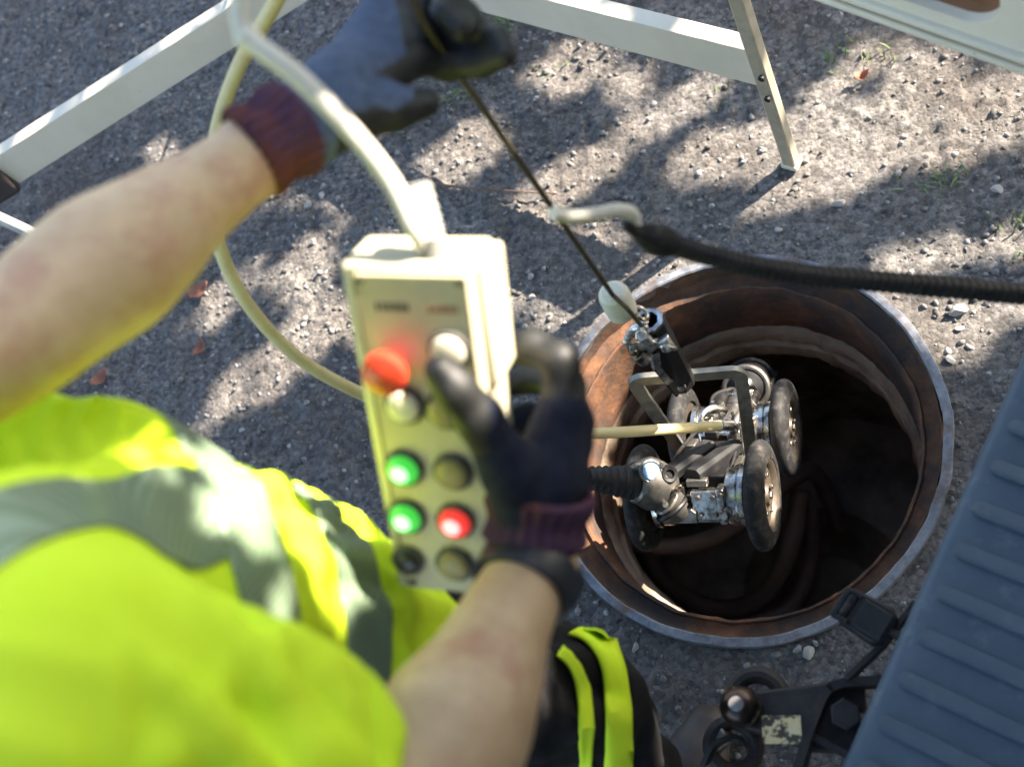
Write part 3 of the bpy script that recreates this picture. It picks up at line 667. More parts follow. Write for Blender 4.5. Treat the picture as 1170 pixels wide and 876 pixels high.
c = MB(); c.box(DR(DL/2, -.003, .728), (DL, .010, .012), (dd, dn, Zup)); c.build('edge_fold', 'white_paint', dr, bevel=.003)
c = MB(); c.box(DR(DL/2, -.0035, .707), (DL, .006, .010), (dd, dn, Zup)); c.build('edge_flange', 'white_paint', dr, bevel=.002)
for (u0, u1, z0, z1) in ((0, .07, 1.32, 2.25), (DL-.07, DL, 1.32, 2.25), (.07, DL-.07, 2.17, 2.25), (.07, DL-.07, 1.32, 1.36)):
    c = MB(); c.box(DR((u0+u1)/2, .026, (z0+z1)/2), (u1-u0-.001, .05, z1-z0-.001), (dd, dn, Zup)); c.build('window_frame', 'white_paint', dr, bevel=.006)
c = MB(); c.box(DR(DL/2, .03, 1.765), (DL-.14, .005, .81), (dd, dn, Zup)); c.build('window', 'window_glass', dr)
for zz in (.85, 1.25):                                                      # long hinge straps to the body corner
    a = DR(.03, .02, zz); b = VN(.0, .33, zz); plate([a, a.lerp(b, .5)+(a-VN(.9, .1, zz)).normalized()*.03, b], .045, .012, Zup).build('hinge_strap', 'white_paint', dr)
# tow bar
hz = .40
def H(px, py, z=hz): return G(px, py, z)
ballc = G(845, 806, .455)
c = MB()
pth = [H(852, 830, .36), H(880, 815, .385), H(915, 812, .40), H(960, 822, .40)]
ey_ = (H(940, 822)-H(860, 822)).normalized(); ex_ = Vector((-ey_.y, ey_.x, 0))
tb = MB(); tb.prism([(-.012, -.020), (.035, -.032), (.075, -.050), (.125, -.052), (.150, -.03), (.150, .040), (.085, .030), (.050, .026), (.010, .022), (-.012, .012)], H(852, 812, .385), ey_, ex_, Zup, .022)
tow = tb.build('tow_bar', 'hitch_paint', van, bevel=.004)
b = MB(); b.lathe([(.0005, .0230), (.0090, .0232), (.0125, .0216), (.0180, .0172), (.0225, .0110), (.0250, 0), (.0230, -.010), (.0180, -.0175), (.0150, -.022), (.0150, -.034), (.021, -.038), (.021, -.052), (.0005, -.052)], ballc, Zup, 36); b.build('tow_ball', 'ball_steel', tow)
b = MB(); b.lathe([(.0005, .02345), (.0090, .02345), (.0092, .0228)], ballc, Zup, 24); b.build('ball_flat', 'worn_steel', tow)
b = MB(); sq = H(893, 833, .4078); b.box(sq, (.048, .034, .0012), (ey_, ex_, Zup)); b.build('rating_sticker', 'sticker', tow)
b = MB(); b.torus(H(866, 800, .36), Zup, .033, .011, 28, 10); b.build('collar', 'hitch_paint', tow)
# loop bracket
lp = [H(905, 905, .42), H(926, 838, .42), H(944, 792, .42), H(958, 782, .42), H(1010, 778, .42), H(1030, 782, .42)]
plate(rounded(lp, .012), .040, .011, Zup).build('loop_bracket', 'hitch_paint', tow)
plate([H(930, 842, .41), H(975, 866, .41), H(1010, 880, .41)], .034, .009, Zup).build('cross_plate', 'hitch_paint', tow)
b = MB(); b.cyl(H(966, 815, .38), H(966, 815, .44)+Vector((0, 0, .0)), .019, n=6); b.build('mount_bolt', 'hitch_paint', tow)
b = MB(); b.cyl(H(978, 818, .40), H(1000, 822, .40), .010, n=14); b.build('mount_pin', 'dull_steel', tow)
plate([H(968, 776, .44), H(1008, 738, .44), H(1046, 690, .44)], .030, .006, Zup).build('socket_bracket', 'hitch_paint', tow)
# trailer socket with hinged lid
sk = G(992, 706, .47); sa = (G(1018, 716, .47)-G(975, 690, .47)).normalized(); sb = Vector((-sa.y, sa.x, 0))
b = MB(); b.prism([(-.030, -.022), (.020, -.024), (.030, -.012), (.030, .018), (.018, .026), (-.020, .024), (-.032, .012)], sk-Vector((0, 0, .03)), sa, sb, Zup, .034); ts = b.build('trailer_socket', 'black_plastic', van, bevel=.004)
b = MB(); b.box(sk+Vector((0, 0, .0065))+sa*.006, (.040, .036, .005), (sa, sb, Zup)); b.build('lid', 'black_plastic', ts, bevel=.003)
b = MB(); b.cyl(sk-sa*.026-sb*.014+Vector((0, 0, .006)), sk-sa*.026+sb*.014+Vector((0, 0, .006)), .0055, n=14); b.build('hinge_pin', 'black_rubber', ts)
for q in (-.018, .018):
    b = MB(); b.box(sk-sa*.024+sb*q+Vector((0, 0, .005)), (.016, .006, .012), (sa, sb, Zup)); b.build('hinge_lug', 'black_plastic', ts, bevel=.002)
b = MB(); b.box(sk-sa*.036+Vector((0, 0, -.004)), (.010, .042, .016), (sa, sb, Zup)); b.build('latch', 'black_plastic', ts, bevel=.003)
b = MB(); b.tube(spline([sk+sa*.03, sk+sa*.05+Vector((0, 0, .005)), G(1030, 745, .46), G(1010, 800, .44)], 8), .005, 8); b.build('socket_wire', 'boot_rubber', ts)
# coupling strap and safety shackle under the ball
b = MB(); b.torus(G(838, 852, .36), Vector((.3, -.2, 1)), .030, .010, 28, 10); b.build('safety_shackle', 'hitch_paint', tow)
plate(spline([G(806, 872, .39), G(818, 850, .40), G(842, 842, .395), G(858, 856, .38)], 5), .024, .006, Zup).build('strap', 'boot_rubber', tow)
b = MB(); b.cyl(G(812, 856, .36), G(832, 836, .37), .012, n=16); b.build('shackle_pin', 'dull_steel', tow)

# ------------------------------------------------------------------ hoses and cables
c = MB(); c.tube(spline([P(452, 34, 1.02), P(432, 6, 1.03), P(405, -45, 1.05), P(365, -80, 1.07), P(335, -40, 1.12), P(312, 8, 1.18), P(272, 78, 1.25), P(248, 150, 1.30), P(243, 220, 1.33), P(252, 285, 1.36), P(285, 350, 1.40), P(340, 408, 1.45), P(407, 447, 1.50), P(480, 474, 1.55), P(570, 490, 1.61), P(670, 495, 1.68), P(750, 491, 1.75), P(824, 486, 1.83)], 10), .0085, 14)
hs = c.build('camera_hose', 'cream_hose'); tag(hs, 'cream hose looping behind the stretched arm to the crawler top', 'hose')
c = MB(); end = P(824, 486, 1.83); pv = (end-P(750, 491, 1.75)).normalized(); c.cyl(end-pv*.004, end+pv*.022, .0095, n=16); c.tube(spline([end+pv*.015, end+pv*.03+Vector((0, 0, -.01)), R3(.028, .12, .05)], 6), .006, 10); hsf = c.build('hose_fitting', 'bright_steel', hs)
c = MB(); c.tube(spline([G(-420, 130, .012), G(-330, 140, .012), P(-220, 160, 1.95), P(-90, 205, 1.66), P(-20, 240, 1.6), P(40, 268, 1.58), P(100, 296, 1.5), P(165, 285, 1.42), P(225, 240, 1.3), P(265, 190, 1.2), P(285, 160, 1.12), P(330, 128, 1.0), P(372, 105, .96)], 8), .0085, 10)
tag(c.build('grey_cable', 'grey_cable'), 'grey cable passing behind the stretched forearm at the left edge', 'cable')
# black corrugated hose from the van with its white rope end
hb_ = spline([VN(.55, .75, .62), VN(.5, .42, .68), P(1330, 352, 1.20), P(1250, 344, 1.20), P(1170, 336, 1.20), P(1090, 329, 1.18), P(1010, 322, 1.16), P(930, 315, 1.13), P(860, 304, 1.10), P(800, 289, 1.08), P(762, 277, 1.06)], 26)
N = len(hb_); c = MB(); c.tube(hb_, lambda t: 0.0108*(1-.16*max(0, (t-.45)/.55))+(.0014 if int(t*(N-1)) % 3 == 0 else 0), 16)
bh = c.build('corrugated_hose', 'boot_rubber'); tag(bh, 'black corrugated hose with white rope end floating above the rim', 'hose')
c = MB(); c.tube(spline([P(768, 279, 1.06), P(745, 272, 1.05), P(728, 264, 1.04), P(714, 256, 1.03)], 6), lambda t: (.0120+.003*math.sin(t*7))*(1-.75*max(0, t-.55)/.45), 12); c.build('hose_cuff', 'black_rubber', bh)
c = MB(); c.tube(spline([P(726, 258, 1.04), P(722, 244, 1.03), P(706, 240, 1.02), P(678, 245, 1.01), P(650, 247, 1.0), P(632, 243, .99)], 8), lambda t: .0062, 12); c.build('rope_end', 'white_cable', bh)

# ------------------------------------------------------------------ control box held in the right hand
K = [P(402, 300, .812), P(556, 308, .788), P(436, 672, .962), P(566, 682, .930)]   # front face corners
kc = (K[0]+K[1]+K[2]+K[3])/4; kx = ((K[1]-K[0])+(K[3]-K[2])).normalized(); ky = ((K[0]-K[2])+(K[1]-K[3])); ky = (ky-kx*ky.dot(kx)).normalized(); kz = kx.cross(ky)
kw = ((K[1]-K[0]).length+(K[3]-K[2]).length)/2; kh = ((K[0]-K[2]).length+(K[1]-K[3]).length)/2
mat('box_shell', (.58, .54, .38), (.50, .46, .31), rough=.42, scale=14, contrast=(.4, .75), c3=(.22, .20, .15), scale3=30, con3=(.66, .76))
mat('box_panel', (.54, .49, .31), (.46, .41, .25), rough=.45, scale=20, contrast=(.4, .75), c3=(.20, .18, .13), scale3=40, con3=(.64, .74))
mat('panel_line', (.20, .15, .09), (.26, .2, .13), rough=.6, scale=30)
mat('print_dark', (.05, .045, .035), rough=.6); mat('print_brown', (.30, .12, .06), rough=.6)
mat('button_olive', (.34, .29, .12), (.27, .22, .09), rough=.4, scale=40)  # olive tint of reflected light put into the cap colour
mat('button_white', (.70, .66, .52), (.6, .56, .42), rough=.35, scale=40)
mat('button_black', (.016, .016, .014), (.03, .03, .026), rough=.3, scale=40)
mat('button_red', (.62, .05, .025), (.52, .04, .02), rough=.3, scale=40)
mat('button_green_lit', (.03, .30, .03), rough=.3, emit=((.08, .85, .10), .10))
mat('button_red_lit', (.55, .03, .03), rough=.3, emit=((1.0, .05, .04), .12))
mat('button_green_core', (.3, .6, .3), rough=.3, emit=((.45, 1.0, .45), .30)); mat('button_red_core', (.7, .3, .3), rough=.3, emit=((1.0, .40, .40), .30))
mat('socket_ring', (.05, .05, .042), (.08, .078, .066), rough=.5, scale=40)
def KP(x, y, z=0): return kc+kx*x+ky*y+kz*z
box = empty('control_box', KP(0, -kh/2, -.03), 'beige handheld control box with lit green and red buttons gripped by right glove', 'control box')
KAX = (kx, ky, kz)
c = MB(); c.box(KP(.001, 0, -.030), (kw, kh, .056), KAX); hous = c.build('housing', 'box_shell', box, bevel=.005)
c = MB(); c.box(KP(.005, -.001, -.0004), (kw-.016, kh-.012, .004), KAX); c.build('front_panel', 'box_panel', box, bevel=.001)
for (x, wd, y, ht) in ((-kw/2+.0125, .0012, 0, kh-.016), (kw/2-.0035, .0012, 0, kh-.016)):
    c = MB(); c.box(KP(x, y, .0018), (wd, ht, .0012), KAX); c.build('panel_seam', 'panel_line', box)
c = MB(); c.box(KP(kw/2+.003, kh/2-.052, -.032), (.012, .098, .050), KAX); c.build('side_flange', 'box_shell', box, bevel=.004)
def onbox(px, py):
    r = ray(px, py); o_ = Vector((0, 0, CAM_H)); t = (kc-o_).dot(kz)/r.dot(kz); q = o_+r*t-kc; return q.dot(kx), q.dot(ky)
def button(px, py, r_, cap, hgt=.010, label=None, dome=True):
    x, y = onbox(px, py)
    m = MB(); m.lathe([(r_+.0035, .0015), (r_+.0035, .005), (r_+.002, .0065), (r_+.0004, .0065), (r_+.0004, .002)], KP(x, y, 0), kz, 32); rg = m.build('button', 'socket_ring', box, label=label)
    m = MB(); m.lathe([(r_, .002), (r_, hgt-.002), (r_*.93, hgt-.0002), (r_*.7, hgt+.0010), (r_*.35, hgt+.0016), (.0005, hgt+.0018)], KP(x, y, 0), kz, 32); m.build('cap', cap, rg)
    if cap.endswith('_lit'):
        m = MB(); m.lathe([(r_*.58, hgt+.0008), (r_*.5, hgt+.0026), (r_*.25, hgt+.0034), (.0005, hgt+.0036)], KP(x-.0012, y-.0012, 0), kz, 24); m.build('lamp', cap.replace('lit', 'core'), rg)
bR = .0128
button(515, 398, bR, 'button_white'); button(464, 460, bR, 'button_white'); button(511, 466, bR, 'button_olive')
button(463, 532, bR, 'button_green_lit', label='upper lit green button'); button(519, 536, bR, 'button_olive')
button(466, 587, bR, 'button_green_lit', label='lower lit green button'); button(522, 592, bR, 'button_red_lit', label='lit red button')
button(468, 637, .0105, 'button_black'); button(521, 641, bR, 'button_olive')
x, y = onbox(449, 414)
m = MB(); m.lathe([(.009, .002), (.009, .010), (.016, .012), (.0175, .016), (.0165, .022), (.010, .0245), (.0005, .025)], KP(x, y, 0), kz, 36); m.build('stop_button', 'button_red', box, label='red mushroom stop button')
def print_line(px, py, widths, hgt, material):
    x, y = onbox(px, py)
    for i, (gx_, w_) in enumerate(widths):
        m = MB(); m.box(KP(x+gx_, y, .0018), (w_, hgt, .0006), KAX); m.build('lettering', material, box)
print_line(432, 349, [(0, .0028), (.0044, .0020), (.0083, .0030), (.0122, .0018), (.0155, .0028), (.0192, .0022), (.0228, .0026)], .0065, 'print_dark')
print_line(492, 352, [(0, .0030), (.0046, .0024), (.0085, .0020), (.0120, .0030), (.0160, .0024), (.0198, .0026)], .0055, 'print_brown')
mat('relief_grey', (.50, .50, .46), (.42, .42, .38), rough=.5, scale=20)
for sx_ in (-1, 1):
    for sy_ in (-1, 1):
        m = MB(); q = KP(.005+sx_*(kw/2-.013), sy_*(kh/2-.011), .0012); m.cyl(q, q+kz*.0022, .0036, n=14); m.build('screw', 'dull_steel', box)
# cable gland, strain relief, cable
g0 = KP(.018, kh/2, -.018)
c = MB(); c.cyl(g0-ky*.004, g0+ky*.016, .0105, .009, 16); c.build('cable_gland', 'grey_cable', box)
ge = P(478, 210, .80); pr_ = spline([g0+ky*.012, g0*.5+ge*.5+kx*.001, ge], 24); NN = len(pr_)
c = MB(); c.tube(pr_, lambda t: (.0092-.0016*t)+(.0010 if int(t*(NN-1)) % 6 < 3 else 0), 14); c.build('strain_relief', 'relief_grey', box)
c = MB(); c.tube(spline([g0+ky*.006-kx*.004, P(474, 262, .80), P(447, 208, .79), P(400, 148, .775), P(345, 92, .765), P(300, 57, .76), P(283, 44, .76)], 10), lambda t: .0072, 14); cc_ = c.build('control_cable', 'white_cable', box)
c = MB(); c.tube(spline([P(283, 44, .76), P(276, 33, .758), P(273, 10, .755), P(274, -30, .75), P(285, -110, .74), P(250, -230, .74), Vector((-.78, .44, 1.62)), Vector((-.83, .33, 1.535)), Vector((-.86, .20, 1.50)), Vector((-.84, .06, 1.30))], 8), lambda t: .0062, 14); c.build('upper_cable', 'white_cable', box)
c = MB(); c.ball(P(283, 44, .76), .0090, 16); c.build('cable_tie', 'white_rubber', box)

# ------------------------------------------------------------------ person: smooth implicit surfaces meshed with surface nets
def smin(a, b, k):
    h = np.clip(0.5+0.5*(b-a)/k, 0, 1); return b*(1-h)+a*h-k*h*(1-h)
class Field:
    def __init__(s, lo, hi, vox):
        s.lo = np.array(lo, float); s.vox = vox; s.n = np.ceil((np.array(hi)-s.lo)/vox).astype(int)+1
        s.ax = [s.lo[i]+np.arange(s.n[i])*vox for i in range(3)]; s.d = np.full(s.n, 0.08, np.float32)
    def sl(s, lo, hi, pad=.06):
        r = []
        for i in range(3):
            a = int(np.clip(math.floor((lo[i]-pad-s.lo[i])/s.vox), 0, s.n[i])); b = int(np.clip(math.ceil((hi[i]+pad-s.lo[i])/s.vox)+1, 0, s.n[i])); r.append(slice(a, b))
        return tuple(r)
    def pts(s, sl): return np.meshgrid(*[s.ax[i][sl[i]] for i in range(3)], indexing='ij', sparse=True)
    def cone(s, a, b, ra, rb=None, k=.02, fn=None):
        rb = ra if rb is None else rb; a = np.array(a); b = np.array(b); R = max(ra, rb)
        sl = s.sl(np.minimum(a, b)-R, np.maximum(a, b)+R); X, Y, Z = s.pts(sl); ab = b-a; L2 = ab@ab+1e-12
        t = np.clip(((X-a[0])*ab[0]+(Y-a[1])*ab[1]+(Z-a[2])*ab[2])/L2, 0, 1)
        d = np.sqrt((X-a[0]-t*ab[0])**2+(Y-a[1]-t*ab[1])**2+(Z-a[2]-t*ab[2])**2)-(ra+(rb-ra)*t)
        if fn: d = d-fn(X, Y, Z, t)
        s.d[sl] = smin(s.d[sl], d.astype(np.float32), k)
    def chain(s, pts, rad, k=.012):
        for i in range(len(pts)-1): s.cone(pts[i], pts[i+1], rad[i], rad[i+1], k)
    def ell(s, c, ax, r, k=.02, sub=False):
        c = np.array(c); R = max(r); sl = s.sl(c-R, c+R); X, Y, Z = s.pts(sl); q = 0
        for e, rr in zip(ax, r): q = q+(((X-c[0])*e[0]+(Y-c[1])*e[1]+(Z-c[2])*e[2])/rr)**2
        d = ((np.sqrt(q)-1)*min(r)).astype(np.float32)
        s.d[sl] = -smin(-s.d[sl], d, k) if sub else smin(s.d[sl], d, k)
    def cut(s, p, n):                                                     # keep the side opposite to n
        X, Y, Z = s.pts((slice(None),)*3); n = np.array(n, float); n /= np.linalg.norm(n)
        s.d = np.maximum(s.d, ((X-p[0])*n[0]+(Y-p[1])*n[1]+(Z-p[2])*n[2]).astype(np.float32))
    def nets(s):
        d = s.d.copy()
        for ax_ in range(3):                                              # close at the box border
            for e in (0, -1):
                i = [slice(None)]*3; i[ax_] = e; d[tuple(i)] = np.maximum(d[tuple(i)], 1e-3)
        nx, ny, nz = d.shape; ins = d < 0
        c = [(i, j, k) for i in (0, 1) for j in (0, 1) for k in (0, 1)]
        cnt = sum(ins[i:nx-1+i, j:ny-1+j, k:nz-1+k].astype(np.int8) for i, j, k in c)
        act = (cnt > 0) & (cnt < 8); I = np.argwhere(act); vid = -np.ones(act.shape, np.int32); vid[act] = np.arange(len(I))
        acc = np.zeros((len(I), 3)); num = np.zeros(len(I))
        for a in c:
            for ax_ in range(3):
                if a[ax_]: continue
                b = list(a); b[ax_] = 1
                va = d[I[:, 0]+a[0], I[:, 1]+a[1], I[:, 2]+a[2]]; vb_ = d[I[:, 0]+b[0], I[:, 1]+b[1], I[:, 2]+b[2]]
                x = (va < 0) != (vb_ < 0); t = np.where(x, va/np.where(x, va-vb_, 1), 0)
                p = np.zeros((len(I), 3)); p[:] = a; p[:, ax_] += t; acc[x] += p[x]; num[x] += 1
        V_ = s.lo+(I+acc/num[:, None])*s.vox; F_ = []
        for ax_ in range(3):
            sl0 = [slice(None)]*3; sl1 = [slice(None)]*3; sl0[ax_] = slice(0, -1); sl1[ax_] = slice(1, None)
            s0 = ins[tuple(sl0)]; s1 = ins[tuple(sl1)]; E_ = np.argwhere(s0 != s1); u, v = [(1, 2), (2, 0), (0, 1)][ax_]
            ok = (E_[:, u] > 0) & (E_[:, v] > 0) & (E_[:, u] < d.shape[u]-1) & (E_[:, v] < d.shape[v]-1); E_ = E_[ok]
            q = []
            for du, dv in ((-1, -1), (0, -1), (0, 0), (-1, 0)):
                e = E_.copy(); e[:, u] += du; e[:, v] += dv; q.append(vid[e[:, 0], e[:, 1], e[:, 2]])
            q = np.stack(q, 1); fl = s0[tuple(E_.T)]; q[~fl] = q[~fl][:, ::-1]; F_.append(q)
        return V_, np.concatenate(F_)
def smooth_np(V_, F_, it=2, lam=.5):
    n = len(V_); e = np.concatenate([F_[:, [0, 1]], F_[:, [1, 2]], F_[:, [2, 3]], F_[:, [3, 0]]])
    for _ in range(it):
        for l_ in (lam, -lam*1.04):
            s_ = np.zeros_like(V_); c_ = np.zeros(n)
            for a, b in ((0, 1), (1, 0)):
                for ax_ in range(3): s_[:, ax_] += np.bincount(e[:, a], V_[e[:, b], ax_], n)
                c_ += np.bincount(e[:, a], minlength=n)
            V_ = V_+l_*(s_/np.maximum(c_, 1)[:, None]-V_)
    return V_
def body_mesh(field, name, material, parent, it=2, extra=None):
    V_, F_ = field.nets(); V_ = smooth_np(V_, F_, it); org = np.array(ORG[parent.name]) if parent is not None else 0
    o = np_mesh(name, V_-org, F_, material, parent); ORG[o.name] = Vector(org); return o, V_, F_

mat('skin', (.48, .315, .170), (.63, .45, .265), rough=.48, scale=34, contrast=(.32, .68), bump=.25, bscale=260, c3=(.42, .20, .13), scale3=11, con3=(.5, .72), bdist=.0016)
MATS['skin'].node_tree.nodes['Principled BSDF'].inputs['Subsurface Weight'].default_value = .08
MATS['skin'].node_tree.nodes['Principled BSDF'].inputs['Subsurface Radius'].default_value = (.01, .004, .002)
mat('hivis', (.66, .90, .030), (.72, .93, .045), rough=.75, scale=6, bump=.12, bscale=900, spec=.12, bdist=.0006)
mat('trouser', (.006, .006, .007), (.013, .012, .0125), rough=.85, scale=40, bump=.3, bscale=500, spec=.2, bdist=.001)
mat('glove_knit', (.060, .082, .130), (.098, .125, .185), rough=.85, scale=90, bump=.35, bscale=600, spec=.2, bdist=.001)
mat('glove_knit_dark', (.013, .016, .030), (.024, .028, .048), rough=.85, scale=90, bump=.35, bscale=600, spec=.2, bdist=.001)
mat('glove_coat', (.007, .0075, .007), (.017, .0175, .0165), rough=.55, scale=60, bump=.3, bscale=300, bdist=.001)
mat('cuff_knit', (.055, .026, .052), (.095, .048, .078), rough=.9, scale=14, bump=.3, bscale=500, c3=(.13, .042, .026), scale3=11, con3=(.48, .62), spec=.15, bdist=.001)
mat('strap_black', (.012, .013, .018), (.02, .02, .027), rough=.45, scale=30)
mat('boot_leather', (.03, .022, .018), (.05, .038, .03), rough=.6, scale=30, bump=.2, bscale=100)
mat('hair', (.012, .008, .005), (.028, .018, .011), rough=.65, scale=120, bump=.8, bscale=260, bdist=.003)
mat('eye', (.7, .68, .65), rough=.2); mat('iris', (.06, .045, .03), rough=.2)
def reflective():
    m = mat('reflective', (.30, .33, .31), (.36, .39, .36), rough=.42, metal=.25, scale=30)
    t = m.node_tree; N = t.nodes; b = N['Principled BSDF']; tc = N.new('ShaderNodeTexCoord')
    wv = N.new('ShaderNodeTexWave'); wv.inputs['Scale'].default_value = 90; wv.bands_direction = 'DIAGONAL'; wv.inputs['Distortion'].default_value = 0; wv.inputs['Detail Scale'].default_value = .4
    t.links.new(tc.outputs['Object'], wv.inputs['Vector'])
    rp = N.new('ShaderNodeValToRGB'); rp.color_ramp.elements[0].position = .25; rp.color_ramp.elements[1].position = .55
    rp.color_ramp.elements[0].color = (.16, .23, .13, 1); rp.color_ramp.elements[1].color = (.24, .32, .22, 1)
    t.links.new(wv.outputs['Fac'], rp.inputs[0]); t.links.new(rp.outputs[0], b.inputs['Base Color'])
reflective()

ang_f = Vector((.30, .95, 0)).normalized(); ang_l = Vector((ang_f.y, -ang_f.x, 0))     # facing, to the person's right
TC = Vector((-.620, .186, 0))                                                        # torso axis
RS = P(20, 838, .605); RE = P(452, 958, .735); RW = P(612, 640, .90)
LS = Vector((-.80, .27, 1.44)); LE = P(-30, 418, .745); LW = P(300, 171, .885)
FOOT = Vector((-.58, .10, 0))
per = empty('person', FOOT, 'worker in yellow hi-vis shirt and gloves holding control box and hoisting cable', 'person')

# --- skin body: arms, torso core, neck, head
neck0 = (RS+LS)/2-ang_f*.085-ang_l*.02+Vector((0, 0, .02)); headc = neck0+ang_f*.075+Vector((0, 0, .20)); hf = (ang_f*.80+Vector((0, 0, -.60))).normalized(); hl = ang_l; hu = hl.cross(hf)
B = Field((-1.0, -.12, .84), (-.20, .75, 1.92), .005)
B.ell((TC.x, TC.y, 1.02), (ang_l, ang_f, Zup), (.15, .105, .22), .03); B.ell((TC.x-.01, TC.y-.02, 1.19), (ang_l, ang_f, Zup), (.145, .085, .18), .03)
B.cone(RS, LS, .045, .045, .04)
B.cone(neck0-Vector((0, 0, .04)), headc-hu*.07, .058, .054, .04)
Rm = RE.lerp(RW, .34); Lm = LE.lerp(LW, .42)
B.cone(RS, RE, .056, .043, .02); B.cone(RE, Rm, .043, .047, .02); B.cone(Rm, RW, .047, .030, .03); B.cone(RW, P(616, 575, .897), .029, .030, .02)
B.cone(LS, LE, .054, .036, .02); B.cone(LE, Lm, .035, .0415, .02); B.cone(Lm, LW, .0415, .0285, .03); B.cone(LW, P(335, 146, .893), .028, .030, .02)
perpR = (RW-RE).normalized().cross(Vector((0, 0, 1))).normalized()
B.cone(RE.lerp(RW, .1)+perpR*.014, RE.lerp(RW, .55)+perpR*.012, .034, .026, .03)                     # forearm muscle
perpL = (LW-LE).normalized().cross(Vector((0, 0, 1))).normalized()
B.cone(LE.lerp(LW, .25)-perpL*.012, LE.lerp(LW, .62)-perpL*.010, .032, .026, .03); B.cone(LE.lerp(LW, .15)+perpL*.012, LE.lerp(LW, .55)+perpL*.010, .032, .028, .03)
B.ell(headc, (hl, hf, hu), (.076, .098, .112), .02); B.cone(headc+hf*.045-hu*.085, headc-hu*.07-hf*.01, .040, .05, .03)
B.cone(headc+hf*.092+hu*.012, headc+hf*.118-hu*.022, .010, .015, .012); B.cone(headc+hf*.085-hu*.058-hl*.02, headc+hf*.085-hu*.058+hl*.02, .012, .012, .01)
B.cone(headc+hf*.088+hu*.030-hl*.035, headc+hf*.088+hu*.030+hl*.035, .010, .010, .015)
for s_ in (-1, 1):
    B.ell(headc+hl*.079*s_-hf*.005-hu*.008, (hl, hf, hu), (.010, .020, .032), .006); B.ell(headc+hl*.033*s_+hf*.100+hu*.012, (hl, hf, hu), (.016, .012, .011), .006, True)
body, bv, bf_ = body_mesh(B, 'body', 'skin', per, 3)
for s_ in (-1, 1):
    m = MB(); m.ball(headc+hl*.033*s_+hf*.084+hu*.012, .0125, 16); ey = m.build('eye', 'eye', per)
    m = MB(); m.ball(headc+hl*.033*s_+hf*.0925+hu*.012, .0055, 12); m.build('iris', 'iris', ey)
Hh = Field(headc-Vector((.18, .18, .18)), headc+Vector((.18, .18, .18)), .006); Hh.ell(headc+hu*.012-hf*.012, (hl, hf, hu), (.084, .104, .115), .01); Hh.cut(headc+hf*.052+hu*.02, hf*.8-hu*.75); Hh.cut(headc-hu*.05, -hu+hf*.4)
body_mesh(Hh, 'hair', 'hair', per, 2)

# --- shirt
SH = Field((-1.02, -.16, .80), (-.24, .46, 1.56), .006)
sl_ = (slice(None),)*3; X3, Y3, Z3 = SH.pts(sl_)
zz = np.array([.80, .88, .96, 1.05, 1.15, 1.25, 1.33, 1.40, 1.46, 1.56]); aa = np.array([.185, .180, .174, .170, .170, .172, .170, .155, .115, .06]); bb = np.array([.112, .114, .116, .119, .128, .141, .142, .118, .08, .04]); off = np.array([.02, .022, .025, .022, .012, .0, -.012, -.03, -.045, -.05])
az = np.interp(Z3, zz, aa); bz = np.interp(Z3, zz, bb); oz = np.interp(Z3, zz, off)
lean = (Z3-1.0)*-.04
u_ = (X3-TC.x-lean*0)*ang_l.x+(Y3-TC.y)*ang_l.y; v_ = (X3-TC.x)*ang_f.x+(Y3-TC.y)*ang_f.y-oz
th = np.arctan2(u_, v_)
q_ = np.sqrt((u_/az)**2+(v_/bz)**2)
fold = (vnoise(th*2.6+Z3*7+50, Z3*5.0-th*1.5+60, 31)-.5)*.014+(np.abs(vnoise(th*4.2+Z3*13+50, Z3*9+th*2+60, 32)-.5)-.25)*-.014
fold = fold*np.clip((1.42-Z3)/.15, .15, 1)
SH.d = np.minimum(SH.d, ((q_-1)*np.minimum(az, bz)-fold)).astype(np.float32)
SH.d = np.maximum(SH.d, (.83-Z3+0*X3).astype(np.float32))
SH.cone(LS+Vector((0, 0, .005)), RS+Vector((0, 0, .005)), .072, .090, .05); SH.cone(LS+ang_f*.03-Vector((0, 0, .02)), RS+ang_f*.02-Vector((0, 0, .02)), .080, .085, .05)
def sleeve_fold(seed, A, Bp):
    d_ = (Vector(Bp)-Vector(A)).normalized(); e_, g_, _ = frame(d_)
    def fn(X, Y, Z, t):
        a = np.arctan2((X-A[0])*e_.x+(Y-A[1])*e_.y+(Z-A[2])*e_.z, (X-A[0])*g_.x+(Y-A[1])*g_.y+(Z-A[2])*g_.z)
        return (vnoise(t*4.5+a*1.4+40, a*2.2-t*2+40, seed)-.5)*.030+(np.abs(vnoise(t*8+a*2+40, a*2.5+40, seed+1)-.5)-.25)*-.018
    return fn
RH = RS.lerp(RE, .79); LH = LS.lerp(LE, .72)
SH.cone(RS, RS.lerp(RE, .5), .100, .092, .018, sleeve_fold(51, RS, RE)); SH.cone(RS.lerp(RE, .5), RE, .092, .060, .018, sleeve_fold(51, RS.lerp(RE, .5), RE)); SH.cone(LS, LS.lerp(LE, .80), .080, .074, .045, sleeve_fold(55, LS, LE))
def sleeve_pt(t, ph, emb=.006):
    c_ = RS.lerp(RE, t); ax_ = (RE-RS).normalized(); fr = Vector((0, 0, CAM_H))-c_; fr = (fr-ax_*fr.dot(ax_)).normalized(); sd = fr.cross(ax_)
    r_ = (.100+(.092-.100)*t/.5) if t < .5 else .092+(.060-.092)*(t-.5)/.5
    return c_+(fr*math.cos(ph)+sd*math.sin(ph))*(r_-emb)
